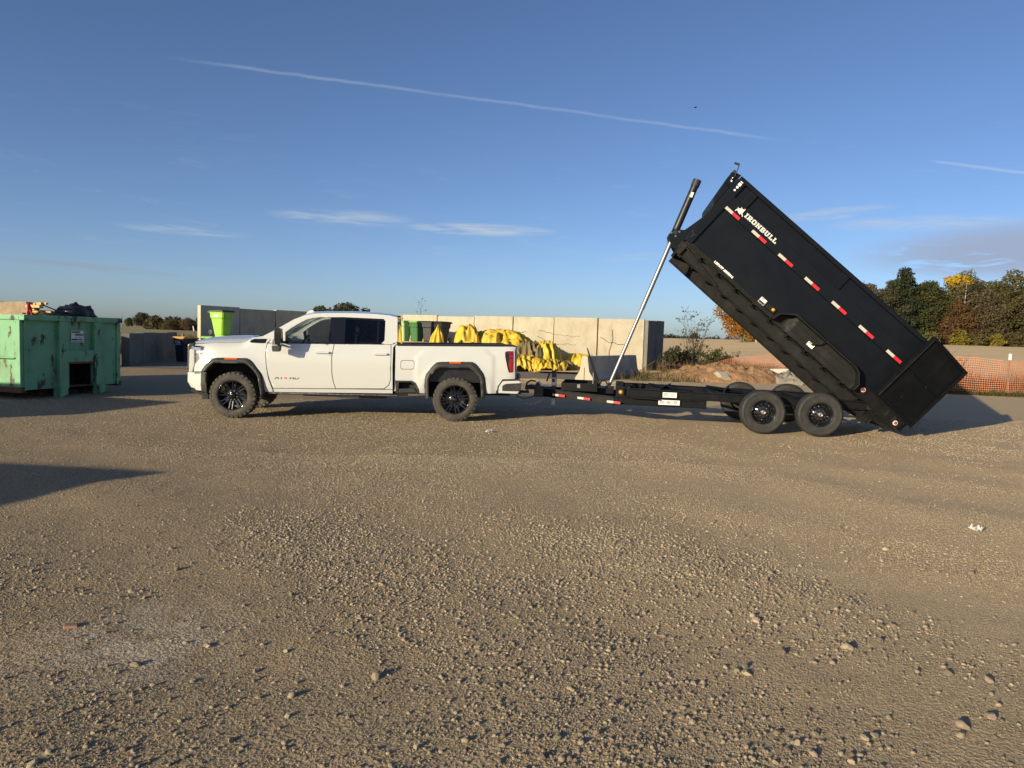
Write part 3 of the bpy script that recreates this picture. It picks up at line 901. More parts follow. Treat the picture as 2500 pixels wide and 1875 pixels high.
# lone trees on the far side of the fields
tree('wide', -209, 400, 'round lone tree on the horizon right of the dumpster', s=.82, name='deciduous_tree', z=-.3)
tree('wide2', -217, 402, 'low bushy tree left of the lone horizon tree', s=.52, name='deciduous_tree', z=-.3)
tree('wide2', -68, 250, 'dark tree showing above the cab roof, left of the pair', s=1.0, name='deciduous_tree', z=-.2)
tree('wide', -58.5, 250, 'taller dark tree showing above the cab roof, right of the pair', s=1.12, name='deciduous_tree', z=-.2)
for i, (x, s, k, lab) in enumerate(((-100.0, .42, 'brown', 'rightmost brown tree of the small wood left of the lime bin'), (-102.6, .40, 'brown', 'second brown tree from the wall in the small wood'),
                                    (-105.2, .36, 'brown', 'brown tree in the middle of the small wood'), (-107.8, .42, 'rust', 'rusty low tree left of the middle of the small wood'),
                                    (-110.4, .27, 'brown', 'low brown tree in the left part of the small wood'), (-113.2, .24, 'olive', 'small olive tree at the left end of the small wood'), (-97, .44, 'brown', 'brown tree behind the end of the shaded wall'))):
    tree(k, x, 230 + (i % 2) * 4, lab, s=s * 1.55, sz=s * .95, group='small wood left of the lime green bin', name='deciduous_tree', z=-.2)

# far hedge and wood lines reading as one mass
def wood_line(pts, h, n, seed, leafm, label):
    r = np.random.default_rng(seed); cs = []; rs = []
    for (x0, y0), (x1, y1) in zip(pts, pts[1:]):
        m = max(2, int(math.hypot(x1 - x0, y1 - y0) / (h * .5)))
        for k in range(m):
            t = k / m; q = h * (.55 + .6 * r.random()); cs.append((x0 + (x1 - x0) * t, y0 + (y1 - y0) * t, q * .5)); rs.append(q * .55)
    vv, ff = leaf_cloud(cs, rs, n, h * .10, seed, 1.0); vv[:, 2] = np.maximum(vv[:, 2], 0) - .5
    return tag(link('far_wood', np_mesh('far_wood', vv, ff, leafm)), label, 'wood', kind='stuff')


wood_line([(60, 560), (150, 620), (330, 600)], 6.5, 14000, 5, 'leaf_dark', 'distant dark hedge line beyond the tan field')
wood_line([(-420, 900), (-250, 880), (-60, 900), (60, 880)], 7, 9000, 6, 'leaf_brown', 'hazy far tree line on the left horizon')
wood_line([(-122, 238), (-112, 236), (-104, 236), (-94, 236)], 4.2, 5000, 8, 'leaf_brown', 'low brown copse left of the lime green bin')
tree('wide2', 152, 600, 'single tree standing up from the distant hedge line', s=.85, name='deciduous_tree', z=-.3)


# ------------------------------------------------------------------ grass, weeds, crop
def blades(name, xs, ys, h, wd, m, label, cat, per=5, seed=0, lean=.35, zlift=0.0):
    r = np.random.default_rng(seed); n = len(xs) * per
    x = np.repeat(xs, per) + r.normal(0, .05, n); y = np.repeat(ys, per) + r.normal(0, .05, n); z = terrain(x, y) + zlift
    hh = np.repeat(h, per) * (.5 + .8 * r.random(n)); a = r.uniform(0, 6.28, n); l = hh * lean * (.3 + 1.2 * r.random(n)); b = r.uniform(0, 6.28, n)
    ww = wd * (.6 + .8 * r.random(n)); ca, sa = np.cos(a) * ww, np.sin(a) * ww
    p0 = np.stack([x - ca, y - sa, z], 1); p1 = np.stack([x + ca, y + sa, z], 1)
    mx, my = x + np.cos(b) * l * .35, y + np.sin(b) * l * .35
    p2 = np.stack([mx + ca * .7, my + sa * .7, z + hh * .6], 1); p3 = np.stack([mx - ca * .7, my - sa * .7, z + hh * .6], 1)
    p4 = np.stack([x + np.cos(b) * l, y + np.sin(b) * l, z + hh], 1)
    vv = np.concatenate([p0, p1, p2, p3, p4]); i = np.arange(n)
    ff = np.concatenate([np.stack([i, i + n, i + 2 * n], 1), np.stack([i, i + 2 * n, i + 3 * n], 1), np.stack([i + 3 * n, i + 2 * n, i + 4 * n], 1)])
    return tag(link(name, np_mesh(name, vv, ff, m)), label, cat, kind='stuff')


r = np.random.default_rng(11)
n = 1500; x = r.uniform(7.2, 13.5, n); y = r.uniform(31.5, 37.5, n)
blades('dry_weeds', x, y, .35 + .55 * r.random(n) * (1 - sst(9, 13.5, x) * .6), .012, 'grass_dry', 'tall dry weeds between the wall end and the orange netting', 'weeds', 6, 1)
n = 900; x = r.uniform(7.2, 11.0, n); y = r.uniform(30.2, 33.5, n)
blades('green_grass', x, y, np.full(n, .28), .010, 'grass_green', 'green grass in front of the bare bush by the wall end', 'grass', 6, 2)
n = 2200; x = r.uniform(12, 30, n); y = 25.6 + np.abs(x - 18) * .25 + r.uniform(-.4, .8, n)
blades('grass_verge', x, y, .10 + .12 * r.random(n), .008, 'grass_green', 'green grass verge at the foot of the orange netting', 'grass', 6, 3)
n = 2600; x = r.uniform(15.5, 32, n); y = 27.4 + (x - 17) * .28 + r.uniform(.3, 3.0, n)
blades('fence_weeds', x, y, .3 + .5 * r.random(n) ** 2, .009, 'weed_brown', 'brown weeds growing behind the orange netting', 'weeds', 4, 4)
n = 7000; x = r.uniform(-48, -15.8, n); y = r.uniform(44, 75, n)
blades('crop_stand', x, y, .45 + .3 * r.random(n), .035, 'crop', 'standing brown crop in the field behind the low wall', 'crop', 5, 5)
n = 1200; x = r.uniform(-22, -15.6, n); y = r.uniform(38, 44, n)
blades('field_weeds', x, y, .4 + .5 * r.random(n), .02, 'grass_green', 'green and yellow weeds at the field edge left of the bins', 'weeds', 6, 6)
n = 260; x = r.uniform(4.2, 7.4, n); y = r.uniform(28.0, 31.5, n)
blades('barrier_weeds', x, y, .15 + .45 * r.random(n) ** 2, .010, 'grass_dry', 'dry weeds growing beside the jersey barrier', 'weeds', 5, 7)


def bush(x, y, h, w_, n, m, label, seed, leaves=600, size=.04):
    t = thing('bush', label, 'bush', (x, y, 0)); q = random.Random(seed); b = MB(); tips = []
    for k in range(n):
        a = q.uniform(0, 6.3); l = h * q.uniform(.6, 1.05); sp = w_ * q.uniform(.1, .55)
        p = Vector((q.uniform(-.12, .12), q.uniform(-.12, .12), 0)); e = Vector((math.cos(a) * sp, math.sin(a) * sp, l)); mid = p.lerp(e, .5) + Vector((q.uniform(-.1, .1), q.uniform(-.1, .1), .1))
        b.tube([p, mid, e], [.018, .011, .004], 4)
        for j in range(9):
            s0 = mid.lerp(e, q.random()) if j > 2 else p.lerp(mid, q.uniform(.4, 1)); d = Vector((q.uniform(-1, 1), q.uniform(-1, 1), q.uniform(.2, 1.1))) * h * .17
            b.tube([s0, s0 + d * .6, s0 + d], [.006, .004, .002], 3); tips += [s0 + d, s0 + d * .6]
    b.build('branches', 'twig', t)
    r2 = np.random.default_rng(seed); c = np.array([tuple(p) for p in tips]); k = r2.choice(len(c), leaves)
    vv, ff = leaf_cloud(c[k], np.full(leaves, .10), leaves, size, seed)
    link('leaves', np_mesh('leaves', vv, ff, m), t)
    return t


bush(8.75, 34.2, 2.85, 1.9, 16, 'leaf_dark', 'thin leafless bush standing right of the concrete wall end', 5, 900, .035)
bush(8.0, 33.0, 1.3, 1.2, 12, 'leaf_dark', 'dense dark low bush at the wall foot', 6, 1500, .05)
bush(7.35, 32.3, 1.15, 1.3, 14, 'leaf_dark', 'dark leafy bush in the shade of the wall end', 16, 2200, .05)
bush(9.3, 33.2, 1.2, 1.6, 14, 'grass_green', 'green weedy bush below the thin leafless bush', 17, 2000, .045)
bush(10.3, 34.5, 1.1, 1.4, 12, 'weed_brown', 'brown weedy bush right of the thin bush', 7, 900, .045)
bush(-5.62, 42.9, 3.35, .35, 4, 'weed_brown', 'single weed rising above the top of the tan wall', 8, 60, .05)
bush(14.6, 31.6, 1.35, 1.0, 10, 'weed_brown', 'dry seed-headed weed behind the orange netting under the bed', 9, 200, .03)
bush(17.9, 28.6, 1.55, .7, 6, 'weed_brown', 'dry weed stalk behind the right netting', 10, 90, .03)

# ------------------------------------------------------------------ pickup truck (x along the truck to the rear, y inward from the near side)
TW = 2.06
truck = thing('pickup_truck', 'white crew cab pickup truck with black wheels hitched to the dump trailer', 'truck', (-1.06, 13.28, 0), rad(6.5))
CY = TW / 2


def body_y(s, z):
    y = interp(z, [(.40, .085), (.50, .05), (.60, .022), (.80, .006), (1.0, 0), (1.18, .004), (1.30, .016), (1.40, .034), (1.52, .085), (2.0, .262)])
    if s < -4.25: y += ((-4.25 - s) / .55) ** 2 * .15
    if s > .95: y += ((s - .95) / .2) ** 2 * .035
    return y


HS = [(-4.72, 1.325), (-4.425, 1.350), (-4.137, 1.362), (-3.905, 1.376), (-3.847, 1.388), (-3.775, 1.428), (-3.695, 1.470), (-3.50, 1.508)]


def fend_y(s, z):
    zt = interp(s, HS); t = max(0, min(1, (z - (zt - .13)) / .13))
    y = body_y(s, min(z, 1.30)) + .105 * t * t
    for c in (-4.03,):
        r = math.hypot(s - c, (z - .42)); y -= .022 * math.exp(-((r - .66) / .09) ** 2) * (1 if z > .42 else 0)
    return y


EMB = [(-.75, 1.208), (-.6, 1.336), (-.46, 1.366), (.516, 1.393), (.628, 1.323), (.709, 1.247)]


def bed_y(s, z):
    y = interp(z, [(.50, .05), (.60, .022), (.80, .006), (1.0, 0), (1.25, .006), (1.38, .022), (1.46, .045)])
    if s > .95: y += ((s - .95) / .2) ** 2 * .035
    if -.78 < s < .74: y -= .014 * sstep(0, .035, interp(s, EMB) - z) * sstep(-.78, -.72, s) * sstep(.74, .68, s)
    r = math.hypot(s, z - .44); y -= .018 * math.exp(-((r - .66) / .09) ** 2) * (1 if z > .44 else 0)
    return y


def both(name, mb, m, bevel=0.0):
    """near part and its mirror image on the far side"""
    a = mb.build(name, m, truck, bevel)
    q = MB(); q._j(mb, None); q.mirror(CY); b = q.build(name, m, truck, bevel)
    return a, b


ARCH_F = [(-3.47, .50), (-3.485, .66), (-3.50, .77), (-3.53, .845), (-3.62, .96), (-3.72, 1.07), (-3.775, 1.092), (-4.13, 1.097), (-4.28, 1.088), (-4.355, 1.072),
          (-4.43, 1.02), (-4.51, .935), (-4.572, .835)]
fender = [(-4.73, 1.315)] + HS[1:] + [(-3.32, 1.515), (-3.43, 1.378), (-3.458, 1.211), (-3.442, .969), (-3.397, .727), (-3.337, .561), (-3.325, .495), (-3.44, .487)] + ARCH_F + \
         [(-4.745, .825), (-4.71, .95), (-4.59, 1.10), (-4.545, 1.18), (-4.53, 1.24), (-4.54, 1.288), (-4.745, 1.296)]
vent = [(-3.74, 1.391), (-3.716, 1.429), (-3.666, 1.449), (-3.42, 1.456), (-3.438, 1.423), (-3.45, 1.375), (-3.556, 1.372), (-3.702, 1.377)]
both('front_fender', panel(fender, fend_y, [vent], .05), 'white_paint')
fv, _ = both('fender_vent', panel(fillet(vent, .015), lambda s, z: fend_y(s, z) + .006, (), .05, .02), 'gloss_black')
bd = MB().box(-3.60, -3.475, -.003, .006, 1.392, 1.436); bd.build('engine_badge', 'badge_blue', fv, loc=(0, .118, 0))
bd2 = MB().box(-3.60, -3.475, -.005, .006, 1.388, 1.406); bd2.build('badge_stripe', 'red_tape', fv, loc=(0, .118, 0))
link('badge_lettering', text_mesh('DURAMAX', .036, 'decal_white', .68, .0006), fv, (-3.597, .112, 1.409))

door_f = [(-3.418, 1.374), (-2.243, 1.392), (-2.281, 1.152), (-2.273, .846), (-2.245, .693), (-2.206, .578), (-3.322, .562), (-3.385, .727), (-3.430, .969), (-3.446, 1.211)]
door_r = [(-2.230, 1.392), (-1.21, 1.412), (-1.206, .779), (-1.235, .67), (-1.32, .598), (-2.193, .580), (-2.232, .693), (-2.260, .846), (-2.268, 1.152)]
df, df2 = both('front_door', panel(door_f, body_y, (), .06), 'white_paint')
dr, dr2 = both('rear_door', panel(door_r, body_y, (), .06), 'white_paint')
both('cab_corner', panel([(-1.198, 1.412), (-1.10, 1.44), (-1.165, 1.366), (-1.172, 1.027), (-1.163, .588), (-1.31, .588), (-1.223, .662), (-1.194, .779)], body_y, (), .05), 'white_paint')
both('sill', panel([(-3.43, .487), (-1.163, .508), (-1.163, .578), (-3.325, .552)], body_y, (), .06), 'white_paint')
both('sill_cover', MB().box(-3.42, -1.06, .075, .16, .445, .485), 'satin_black', .01)
both('sill_edge', MB().box(-3.40, -1.07, .06, .078, .462, .476), 'steel')
ROOF = [(-3.50, 1.512), (-3.337, 1.60), (-3.159, 1.719), (-2.981, 1.832), (-2.772, 1.918), (-2.653, 1.942), (-2.442, 1.962), (-1.95, 1.978), (-1.5, 1.974), (-1.25, 1.955), (-1.108, 1.925)]
GL = [(-3.115, 1.402), (-3.13, 1.585), (-3.03, 1.668), (-2.882, 1.765), (-2.763, 1.835), (-2.644, 1.868), (-2.524, 1.882), (-2.1, 1.897), (-1.36, 1.887), (-1.327, 1.855), (-1.327, 1.49), (-1.385, 1.418)]
both('cab_side', panel(ROOF + [(-1.09, 1.47), (-1.2, 1.420), (-3.30, 1.384), (-3.40, 1.388)], body_y, [GL], .06, .05), 'white_paint')
wf = [(-3.105, 1.405), (-3.12, 1.58), (-3.025, 1.66), (-2.88, 1.757), (-2.763, 1.826), (-2.644, 1.859), (-2.524, 1.873), (-2.325, 1.881), (-2.345, 1.402)]
wr = [(-2.055, 1.402), (-2.055, 1.888), (-1.375, 1.878), (-1.337, 1.85), (-1.337, 1.494), (-1.392, 1.424)]
wb = [(-2.345, 1.400), (-2.325, 1.884), (-2.055, 1.890), (-2.055, 1.400)]
both('front_side_window', panel(wf, lambda s, z: body_y(s, z) + .018, (), .2, 0), 'glass_front')
both('rear_side_window', panel(wr, lambda s, z: body_y(s, z) + .018, (), .2, 0), 'glass_tint')
both('window_pillar', panel(wb, lambda s, z: body_y(s, z) + .012, (), .1, .01), 'gloss_black')
both('quarter_bar', panel([(-1.47, 1.42), (-1.47, 1.885), (-1.44, 1.885), (-1.44, 1.42)], lambda s, z: body_y(s, z) + .012, (), .1, .01), 'gloss_black')
both('belt_moulding', panel([(-3.30, 1.386), (-1.36, 1.413), (-1.34, 1.428), (-3.29, 1.403)], lambda s, z: body_y(s, z) - .006, (), .15, .01), 'gloss_black')
both('mirror_patch', panel([(-3.108, 1.40), (-3.115, 1.50), (-3.06, 1.50), (-2.99, 1.44), (-2.98, 1.40)], lambda s, z: body_y(s, z) + .006, (), .1, .01), 'gloss_black')
# door handles
for dd, s0 in ((df, -2.59), (dr, -1.54)):
    h = MB().prism(fillet([(s0, 1.232), (s0 + .07, 1.262), (s0 + .14, 1.264), (s0 + .27, 1.256), (s0 + .27, 1.222), (s0 + .02, 1.218)], .012), -.034, .012)
    h.build('handle', 'white_paint', dd, .006)
# model badge on the front door
for tx, x0, mt in (('AT', -3.288, 'satin_black'), ('4', -3.128, 'red_tape'), ('HD', -3.03, 'satin_black')):
    link('badge_lettering', text_mesh(tx, .068, mt, 1.75, .0015, shear=.12), df, (x0, .010, .733))
# roof
xs = [r_[0] for r_ in ROOF if r_[0] > -2.75]
rs = np.linspace(-2.72, -1.105, 22)
mb = MB(); vs = []; nv = 15
for s in rs:
    z0 = interp(s, ROOF); y0 = body_y(s, z0)
    for k in range(nv):
        t = k / (nv - 1); y = y0 + (TW - 2 * y0) * t; e = 1 - abs(2 * t - 1) ** 2.6
        vs.append((s - .13 * (1 - (2 * t - 1) ** 2) * sstep(-2.2, -2.72, s), y, z0 + .052 * e))
mb.add(vs, [(i * nv + k, (i + 1) * nv + k, (i + 1) * nv + k + 1, i * nv + k + 1) for i in range(len(rs) - 1) for k in range(nv - 1)], True)
mb.f = [f_[::-1] for f_ in mb.f]
mb.build('roof', 'white_paint', truck)
fin = MB().prism([(-2.84, 1.93), (-2.80, 1.99), (-2.755, 2.015), (-2.70, 2.02), (-2.70, 1.995), (-2.66, 1.985), (-2.655, 1.95)], .55, .60)
fin.build('roof_lamp', 'white_paint', truck, .012)
# windscreen
vs = []
for i in range(9):
    t = i / 8; s = -3.50 + (.79) * t; z = 1.505 + .425 * t; y0 = body_y(s, z) + .02
    for k in range(13):
        u = k / 12; e = 1 - (2 * u - 1) ** 2; vs.append((s - .13 * e - .02, y0 + (TW - 2 * y0) * u, z + .035 * e * t))
MB().add(vs, [(i * 13 + k, i * 13 + k + 1, (i + 1) * 13 + k + 1, (i + 1) * 13 + k) for i in range(8) for k in range(12)], True).build('windscreen', 'glass_wind', truck)
# hood
HT = [(-4.894, 1.335), (-4.864, 1.36), (-4.753, 1.392), (-4.664, 1.42), (-4.5, 1.447), (-4.275, 1.473), (-4.035, 1.485), (-3.6, 1.495)]
vs = []; hs = np.linspace(0, 1, 20); nv = 17
for t in hs:
    for k in range(nv):
        u = k / (nv - 1); e = 1 - abs(2 * u - 1) ** 2.4
        s = -4.735 + t * (1.06) - .14 * e * (1 - t) ** 2 - .02 * e
        z0 = interp(-4.735 + t * 1.06, HS) + .004; zt = interp(s, HT); dome = .018 * sstep(.62, .5, abs(2 * u - 1))
        y0 = fend_y(-4.735 + t * 1.06, z0) + .008
        vs.append((s, y0 + (TW - 2 * y0) * u, z0 + max(0, zt - z0) * e ** .55 + dome * min(1, t * 4)))
MB().add(vs, [(i * nv + k, i * nv + k + 1, (i + 1) * nv + k + 1, (i + 1) * nv + k) for i in range(19) for k in range(nv - 1)], True).build('hood', 'white_paint', truck)
MB().box(-3.70, -3.46, .22, TW - .22, 1.40, 1.492).build('cowl', 'satin_black', truck, .01)
sc_ = MB().prism([(-3.86, 1.495), (-3.80, 1.512), (-3.66, 1.508), (-3.66, 1.49)], CY - .38, CY + .38); sc_.build('hood_scoop', 'gloss_black', truck, .005)
# nose: grille, surround, lamps, bumper
gr = MB().prism([(-4.84, .80), (-4.905, .86), (-4.90, 1.30), (-4.86, 1.335), (-4.78, 1.31), (-4.78, .80)], .30, TW - .30); g_ = gr.build('grille', 'satin_black', truck, .02)
for k in range(5): MB().box(-4.925, -4.895, .34, TW - .34, .90 + k * .085, .935 + k * .085).build('grille_bar', 'gloss_black', g_, .006)
both('grille_wing', MB().prism([(-4.815, .81), (-4.805, 1.20), (-4.79, 1.235), (-4.715, 1.225), (-4.715, .955), (-4.75, .82)], .10, .30), 'white_paint', .02)
hl = [(-4.80, 1.24), (-4.79, 1.288), (-4.545, 1.284), (-4.535, 1.24), (-4.55, 1.18), (-4.595, 1.105), (-4.70, .965), (-4.712, .97), (-4.712, 1.225)]
h1, h2 = both('headlight', panel(hl, lambda s, z: fend_y(s, z) + .004, (), .05, .05), 'lens_clear')
for hh, yy in ((h1, 0), ):
    panel([(-4.61, 1.13), (-4.60, 1.27), (-4.552, 1.27), (-4.548, 1.20), (-4.565, 1.15)], lambda s, z: fend_y(s, z) - .001, (), .05, .01).build('lamp_housing', 'satin_black', hh)
    panel([(-4.708, .985), (-4.708, 1.21), (-4.690, 1.21), (-4.688, 1.02)], lambda s, z: fend_y(s, z) - .001, (), .05, .01).build('lamp_bezel', 'satin_black', hh)
    panel([(-4.78, 1.268), (-4.76, 1.29), (-4.60, 1.287), (-4.60, 1.270)], lambda s, z: fend_y(s, z) - .001, (), .05, .01).build('lamp_brow', 'gloss_black', hh)
bsd = [(-4.835, .785), (-4.835, .64), (-4.77, .60), (-4.705, .486), (-4.60, .481), (-4.588, .815), (-4.76, .812)]
fb = MB().prism([(-4.90, .80), (-4.905, .63), (-4.84, .52), (-4.72, .485), (-4.70, .80)], .30, TW - .30); fbo = fb.build('front_bumper', 'white_paint', truck, .02)
both('bumper_end', panel(bsd, lambda s, z: body_y(s, z) - .01, (), .05, .20), 'white_paint')
both('bumper_lamp_slot', panel([(-4.715, .782), (-4.712, .815), (-4.602, .812), (-4.60, .792)], lambda s, z: body_y(s, z) - .014, (), .05, .01), 'chrome')
both('arch_front_trim', panel([(-4.585, .822), (-4.478, .824), (-4.495, .44), (-4.595, .474)], lambda s, z: body_y(s, z) - .026, (), .05, .10), 'trim_black')
MB().prism([(-4.80, .50), (-4.70, .47), (-4.50, .43), (-4.50, .36), (-4.62, .40), (-4.78, .455)], .14, TW - .14).build('valance', 'chassis', truck, .01)
both('tow_bracket', MB().box(-4.60, -4.485, .14, .24, .32, .41), 'chassis', .01)
# wheel arch flares
FO = [(-4.568, .835), (-4.504, .942), (-4.425, 1.026), (-4.353, 1.078), (-4.28, 1.093), (-4.136, 1.102), (-3.933, 1.101), (-3.773, 1.099), (-3.715, 1.075), (-3.612, .965), (-3.523, .846), (-3.494, .77), (-3.478, .665), (-3.463, .498), (-3.477, .436), (-3.499, .375)]
FI = [(-4.482, .837), (-4.424, .914), (-4.352, .983), (-4.309, .998), (-3.802, 1.005), (-3.743, .969), (-3.641, .873), (-3.589, .799), (-3.567, .723), (-3.536, .542), (-3.515, .382)]
RO = [(-.548, .435), (-.581, .653), (-.579, .793), (-.558, .887), (-.439, 1.045), (-.363, 1.11), (-.301, 1.127), (-.131, 1.134), (.304, 1.139), (.368, 1.113), (.497, .975), (.555, .867), (.573, .789), (.579, .553), (.558, .474), (.500, .417)]
RI = [(-.505, .413), (-.487, .436), (-.495, .795), (-.458, .874), (-.375, .969), (-.283, 1.015), (.229, 1.023), (.309, .986), (.437, .864), (.471, .755), (.484, .598), (.490, .425)]


def flare_y(outer, inner, c):
    def fn(s, z):
        do = min((Vector((s, z)) - Vector(p)).length for p in outer_s); di = min((Vector((s, z)) - Vector(p)).length for p in inner_s)
        t = do / (do + di + 1e-6)
        return (-.012 - .055 * math.sin(min(1, t * 1.5) * math.pi / 2) + (.015 if t > .93 else 0))
    outer_s = subdiv(outer, .03)[:-1]; inner_s = subdiv(inner, .03)[:-1]
    return fn


flF, _ = both('wheel_arch_flare', panel(FO + FI[::-1], flare_y(FO, FI, -4.03), (), .032, .07), 'trim_black')
flR, _ = both('wheel_arch_flare', panel(RO + RI[::-1], flare_y(RO, RI, 0), (), .032, .07), 'trim_black')
panel([(-4.16, 1.092), (-3.926, 1.096), (-3.94, 1.070), (-4.15, 1.066)], lambda s, z: -.052, (), .1, .05).build('side_marker', 'orange_lens', flF)
panel([(-.131, 1.130), (.102, 1.136), (.087, 1.102), (-.122, 1.098)], lambda s, z: -.052, (), .1, .05).build('side_marker', 'orange_lens', flR)
# inner wheel wells
for inn in (FI, RI):
    w1 = MB(); n = len(inn)
    w1.add([(p[0], .0, p[1]) for p in inn] + [(p[0], .50, p[1]) for p in inn], [(i, i + 1, i + 1 + n, i + n) for i in range(n - 1)])
    w1.add([(p[0], .50, p[1]) for p in inn], [list(range(n))])
    both('wheel_well', w1, 'chassis')
# bed
BED = [(-1.118, 1.392), (1.128, 1.440), (1.105, 1.36), (1.120, .85), (1.12, .832), (.885, .822), (.795, .68), (.785, .549), (.585, .546), (.570, .56), (.565, .789), (.548, .862), (.49, .97), (.362, 1.105), (.30, 1.131),
       (-.13, 1.128), (-.298, 1.120), (-.358, 1.103), (-.433, 1.04), (-.552, .885), (-.573, .79), (-.576, .653), (-.568, .523), (-.66, .527), (-.668, .59), (-.733, .715), (-.805, .757), (-1.105, .753), (-1.118, .77)]
TL_ = [(.919, 1.331), (.942, 1.353), (1.106, 1.357), (1.118, .957), (1.002, .947), (.967, 1.05), (.921, 1.253)]
FU = fillet([(-1.024, .962), (-1.024, 1.132), (-.768, 1.136), (-.768, .966)], .05)
FU2 = fillet([(-1.016, .970), (-1.016, 1.124), (-.776, 1.128), (-.776, .974)], .047)
both('bed_side', panel(BED, bed_y, [FU, fillet(TL_[:2] + [(1.09, 1.357), (1.095, .957)] + TL_[4:], .02)], .035), 'white_paint')
fd = panel(FU2, bed_y, (), .05, .01); fd.build('fuel_door', 'white_paint', truck)
tl1, tl2 = both('tail_light', panel(fillet([(.927, 1.328), (.946, 1.346), (1.135, 1.35), (1.135, .962), (1.006, .955), (.975, 1.05), (.929, 1.253)], .02), lambda s, z: bed_y(min(s, 1.10), z) + .002 + max(0, s - 1.09) * .6, (), .04, .04), 'red_lens')
panel([(.935, 1.33), (.965, 1.34), (1.0, 1.25), (.985, 1.08), (1.02, .965), (1.005, .96), (.972, 1.06), (.932, 1.25)], lambda s, z: bed_y(s, z) - .003, (), .05, .006).build('lamp_frame', 'gloss_black', tl1)
for zz in (1.305, 1.225): MB().box(.965, 1.06, .008, .02, zz - .008, zz + .008).build('lamp_bar', 'gloss_black', tl1)
# bed box
MB().box(-1.10, 1.10, .09, TW - .09, .74, .78).build('bed_floor', 'satin_black', truck)
MB().box(-1.115, -1.07, .06, TW - .06, .60, 1.395).build('bed_front', 'white_paint', truck, .005)
both('bed_liner', MB().box(-1.07, 1.08, .085, .115, .78, 1.42), 'satin_black')
rail = MB().prism([(-1.08, 1.396), (-1.08, 1.432), (-.9, 1.440), (1.05, 1.484), (1.12, 1.465), (1.12, 1.443)], .035, .15)
both('bed_rail_cap', rail, 'satin_black', .006)
tg = MB().prism([(1.085, .84), (1.085, 1.435), (1.10, 1.462), (1.165, 1.452), (1.158, .84)], .10, TW - .10); tgo = tg.build('tailgate', 'white_paint', truck, .012)
MB().prism([(1.15, 1.432), (1.15, 1.452), (1.185, 1.448), (1.185, 1.43)], .12, TW - .12).build('tailgate_cap', 'satin_black', tgo)
# bed side step and inner dark pocket
both('side_step_recess', panel([(-1.108, .752), (-.806, .754), (-.736, .712), (-.672, .589), (-.663, .527), (-1.108, .510)], lambda s, z: body_y(s, z) - .004, [[(-1.06, .525), (-1.05, .725), (-.83, .728), (-.775, .69), (-.72, .58), (-.715, .54)]], .05, .12), 'trim_black')
both('side_step', MB().prism([(-1.05, .53), (-1.04, .60), (-.76, .612), (-.725, .56), (-.74, .535)], .02, .18), 'trim_black', .012)
both('step_pocket', MB().box(-1.07, -.70, .18, .2, .50, .76), 'chassis')
# rear bumper
rb = MB().prism([(.80, .555), (.80, .67), (.885, .788), (1.20, .800), (1.235, .775), (1.24, .63), (1.18, .548)], .03, TW - .03); rbo = rb.build('rear_bumper', 'white_paint', truck, .02)
both('bumper_pocket', MB().prism(fillet([(.885, .60), (.885, .70), (.955, .737), (1.243, .757), (1.243, .62), (1.20, .60)], .02), .012, .06), 'trim_black', .008)
MB().prism([(.86, .786), (.90, .822), (1.20, .834), (1.235, .812), (1.235, .795)], .04, TW - .04).build('bumper_pad', 'trim_black', rbo, .01)
both('bumper_corner_trim', MB().prism([(.765, .55), (.772, .675), (.865, .822), (.90, .822), (.812, .672), (.806, .55)], .02, .06), 'trim_black', .006)
MB().box(1.16, 1.24, .10, .35, .83, .93).build('tailgate_foot', 'trim_black', truck, .02)
# cab back
back = MB(); fr = [(.235, 1.44), (.29, 1.90), (CY, 1.955), (TW - .29, 1.90), (TW - .235, 1.44)]
MB().add([(-1.10, y, z) for y, z in ((.03, .55), (.05, 1.44), (.235, 1.44), (.235, .55))], [(0, 1, 2, 3)])
bk = MB()
bk.box(-1.13, -1.095, .06, TW - .06, .55, 1.45)
bk.add([(-1.10, .06, 1.45), (-1.10, .30, 1.45), (-1.115, .36, 1.86), (-1.115, TW - .36, 1.86), (-1.10, TW - .30, 1.45), (-1.10, TW - .06, 1.45), (-1.108, TW - .245, 1.93), (-1.108, CY, 1.975), (-1.108, .245, 1.93)],
       [(0, 1, 2, 8), (8, 2, 3, 6, 7), (3, 4, 5, 6)])
bk.build('cab_back', 'white_paint', truck, auto=True)
MB().add([(-1.092, .27, 1.45), (-1.092, TW - .27, 1.45), (-1.106, TW - .35, 1.87), (-1.106, .35, 1.87)], [(0, 1, 2, 3)]).build('rear_window', 'glass_tint', truck)
MB().box(-1.125, -1.055, .42, TW - .42, 1.925, 1.965).build('roof_brake_lamp', 'gloss_black', truck, .01)
# mirrors
for sgn in (0, 1):
    M_ = MB().prism(fillet([(-3.205, 1.36), (-3.225, 1.46), (-3.225, 1.635), (-3.19, 1.66), (-3.115, 1.657), (-3.103, 1.465), (-3.124, 1.36)], .02), -.36, -.17)
    L_ = MB().prism(fillet([(-3.27, 1.36), (-3.262, 1.46), (-3.20, 1.475), (-3.15, 1.36)], .02), -.34, -.19)
    B_ = MB().prism(fillet([(-3.275, 1.345), (-3.262, 1.238), (-3.142, 1.24), (-3.125, 1.35)], .02), -.33, -.17)
    A_ = MB().box(-3.20, -3.15, -.20, .06, 1.40, 1.435).box(-3.20, -3.15, -.20, .05, 1.345, 1.37)
    parts = [(M_, 'gloss_black'), (L_, 'steel'), (B_, 'trim_black'), (A_, 'trim_black')]
    if sgn:
        for q, _m in parts: q.mirror(CY)
    mo = M_.build('mirror', 'gloss_black', truck, .012)
    L_.build('mirror_lamp', 'dull_steel', mo, .01); B_.build('mirror_lower', 'trim_black', mo, .012); A_.build('mirror_arm', 'trim_black', mo)
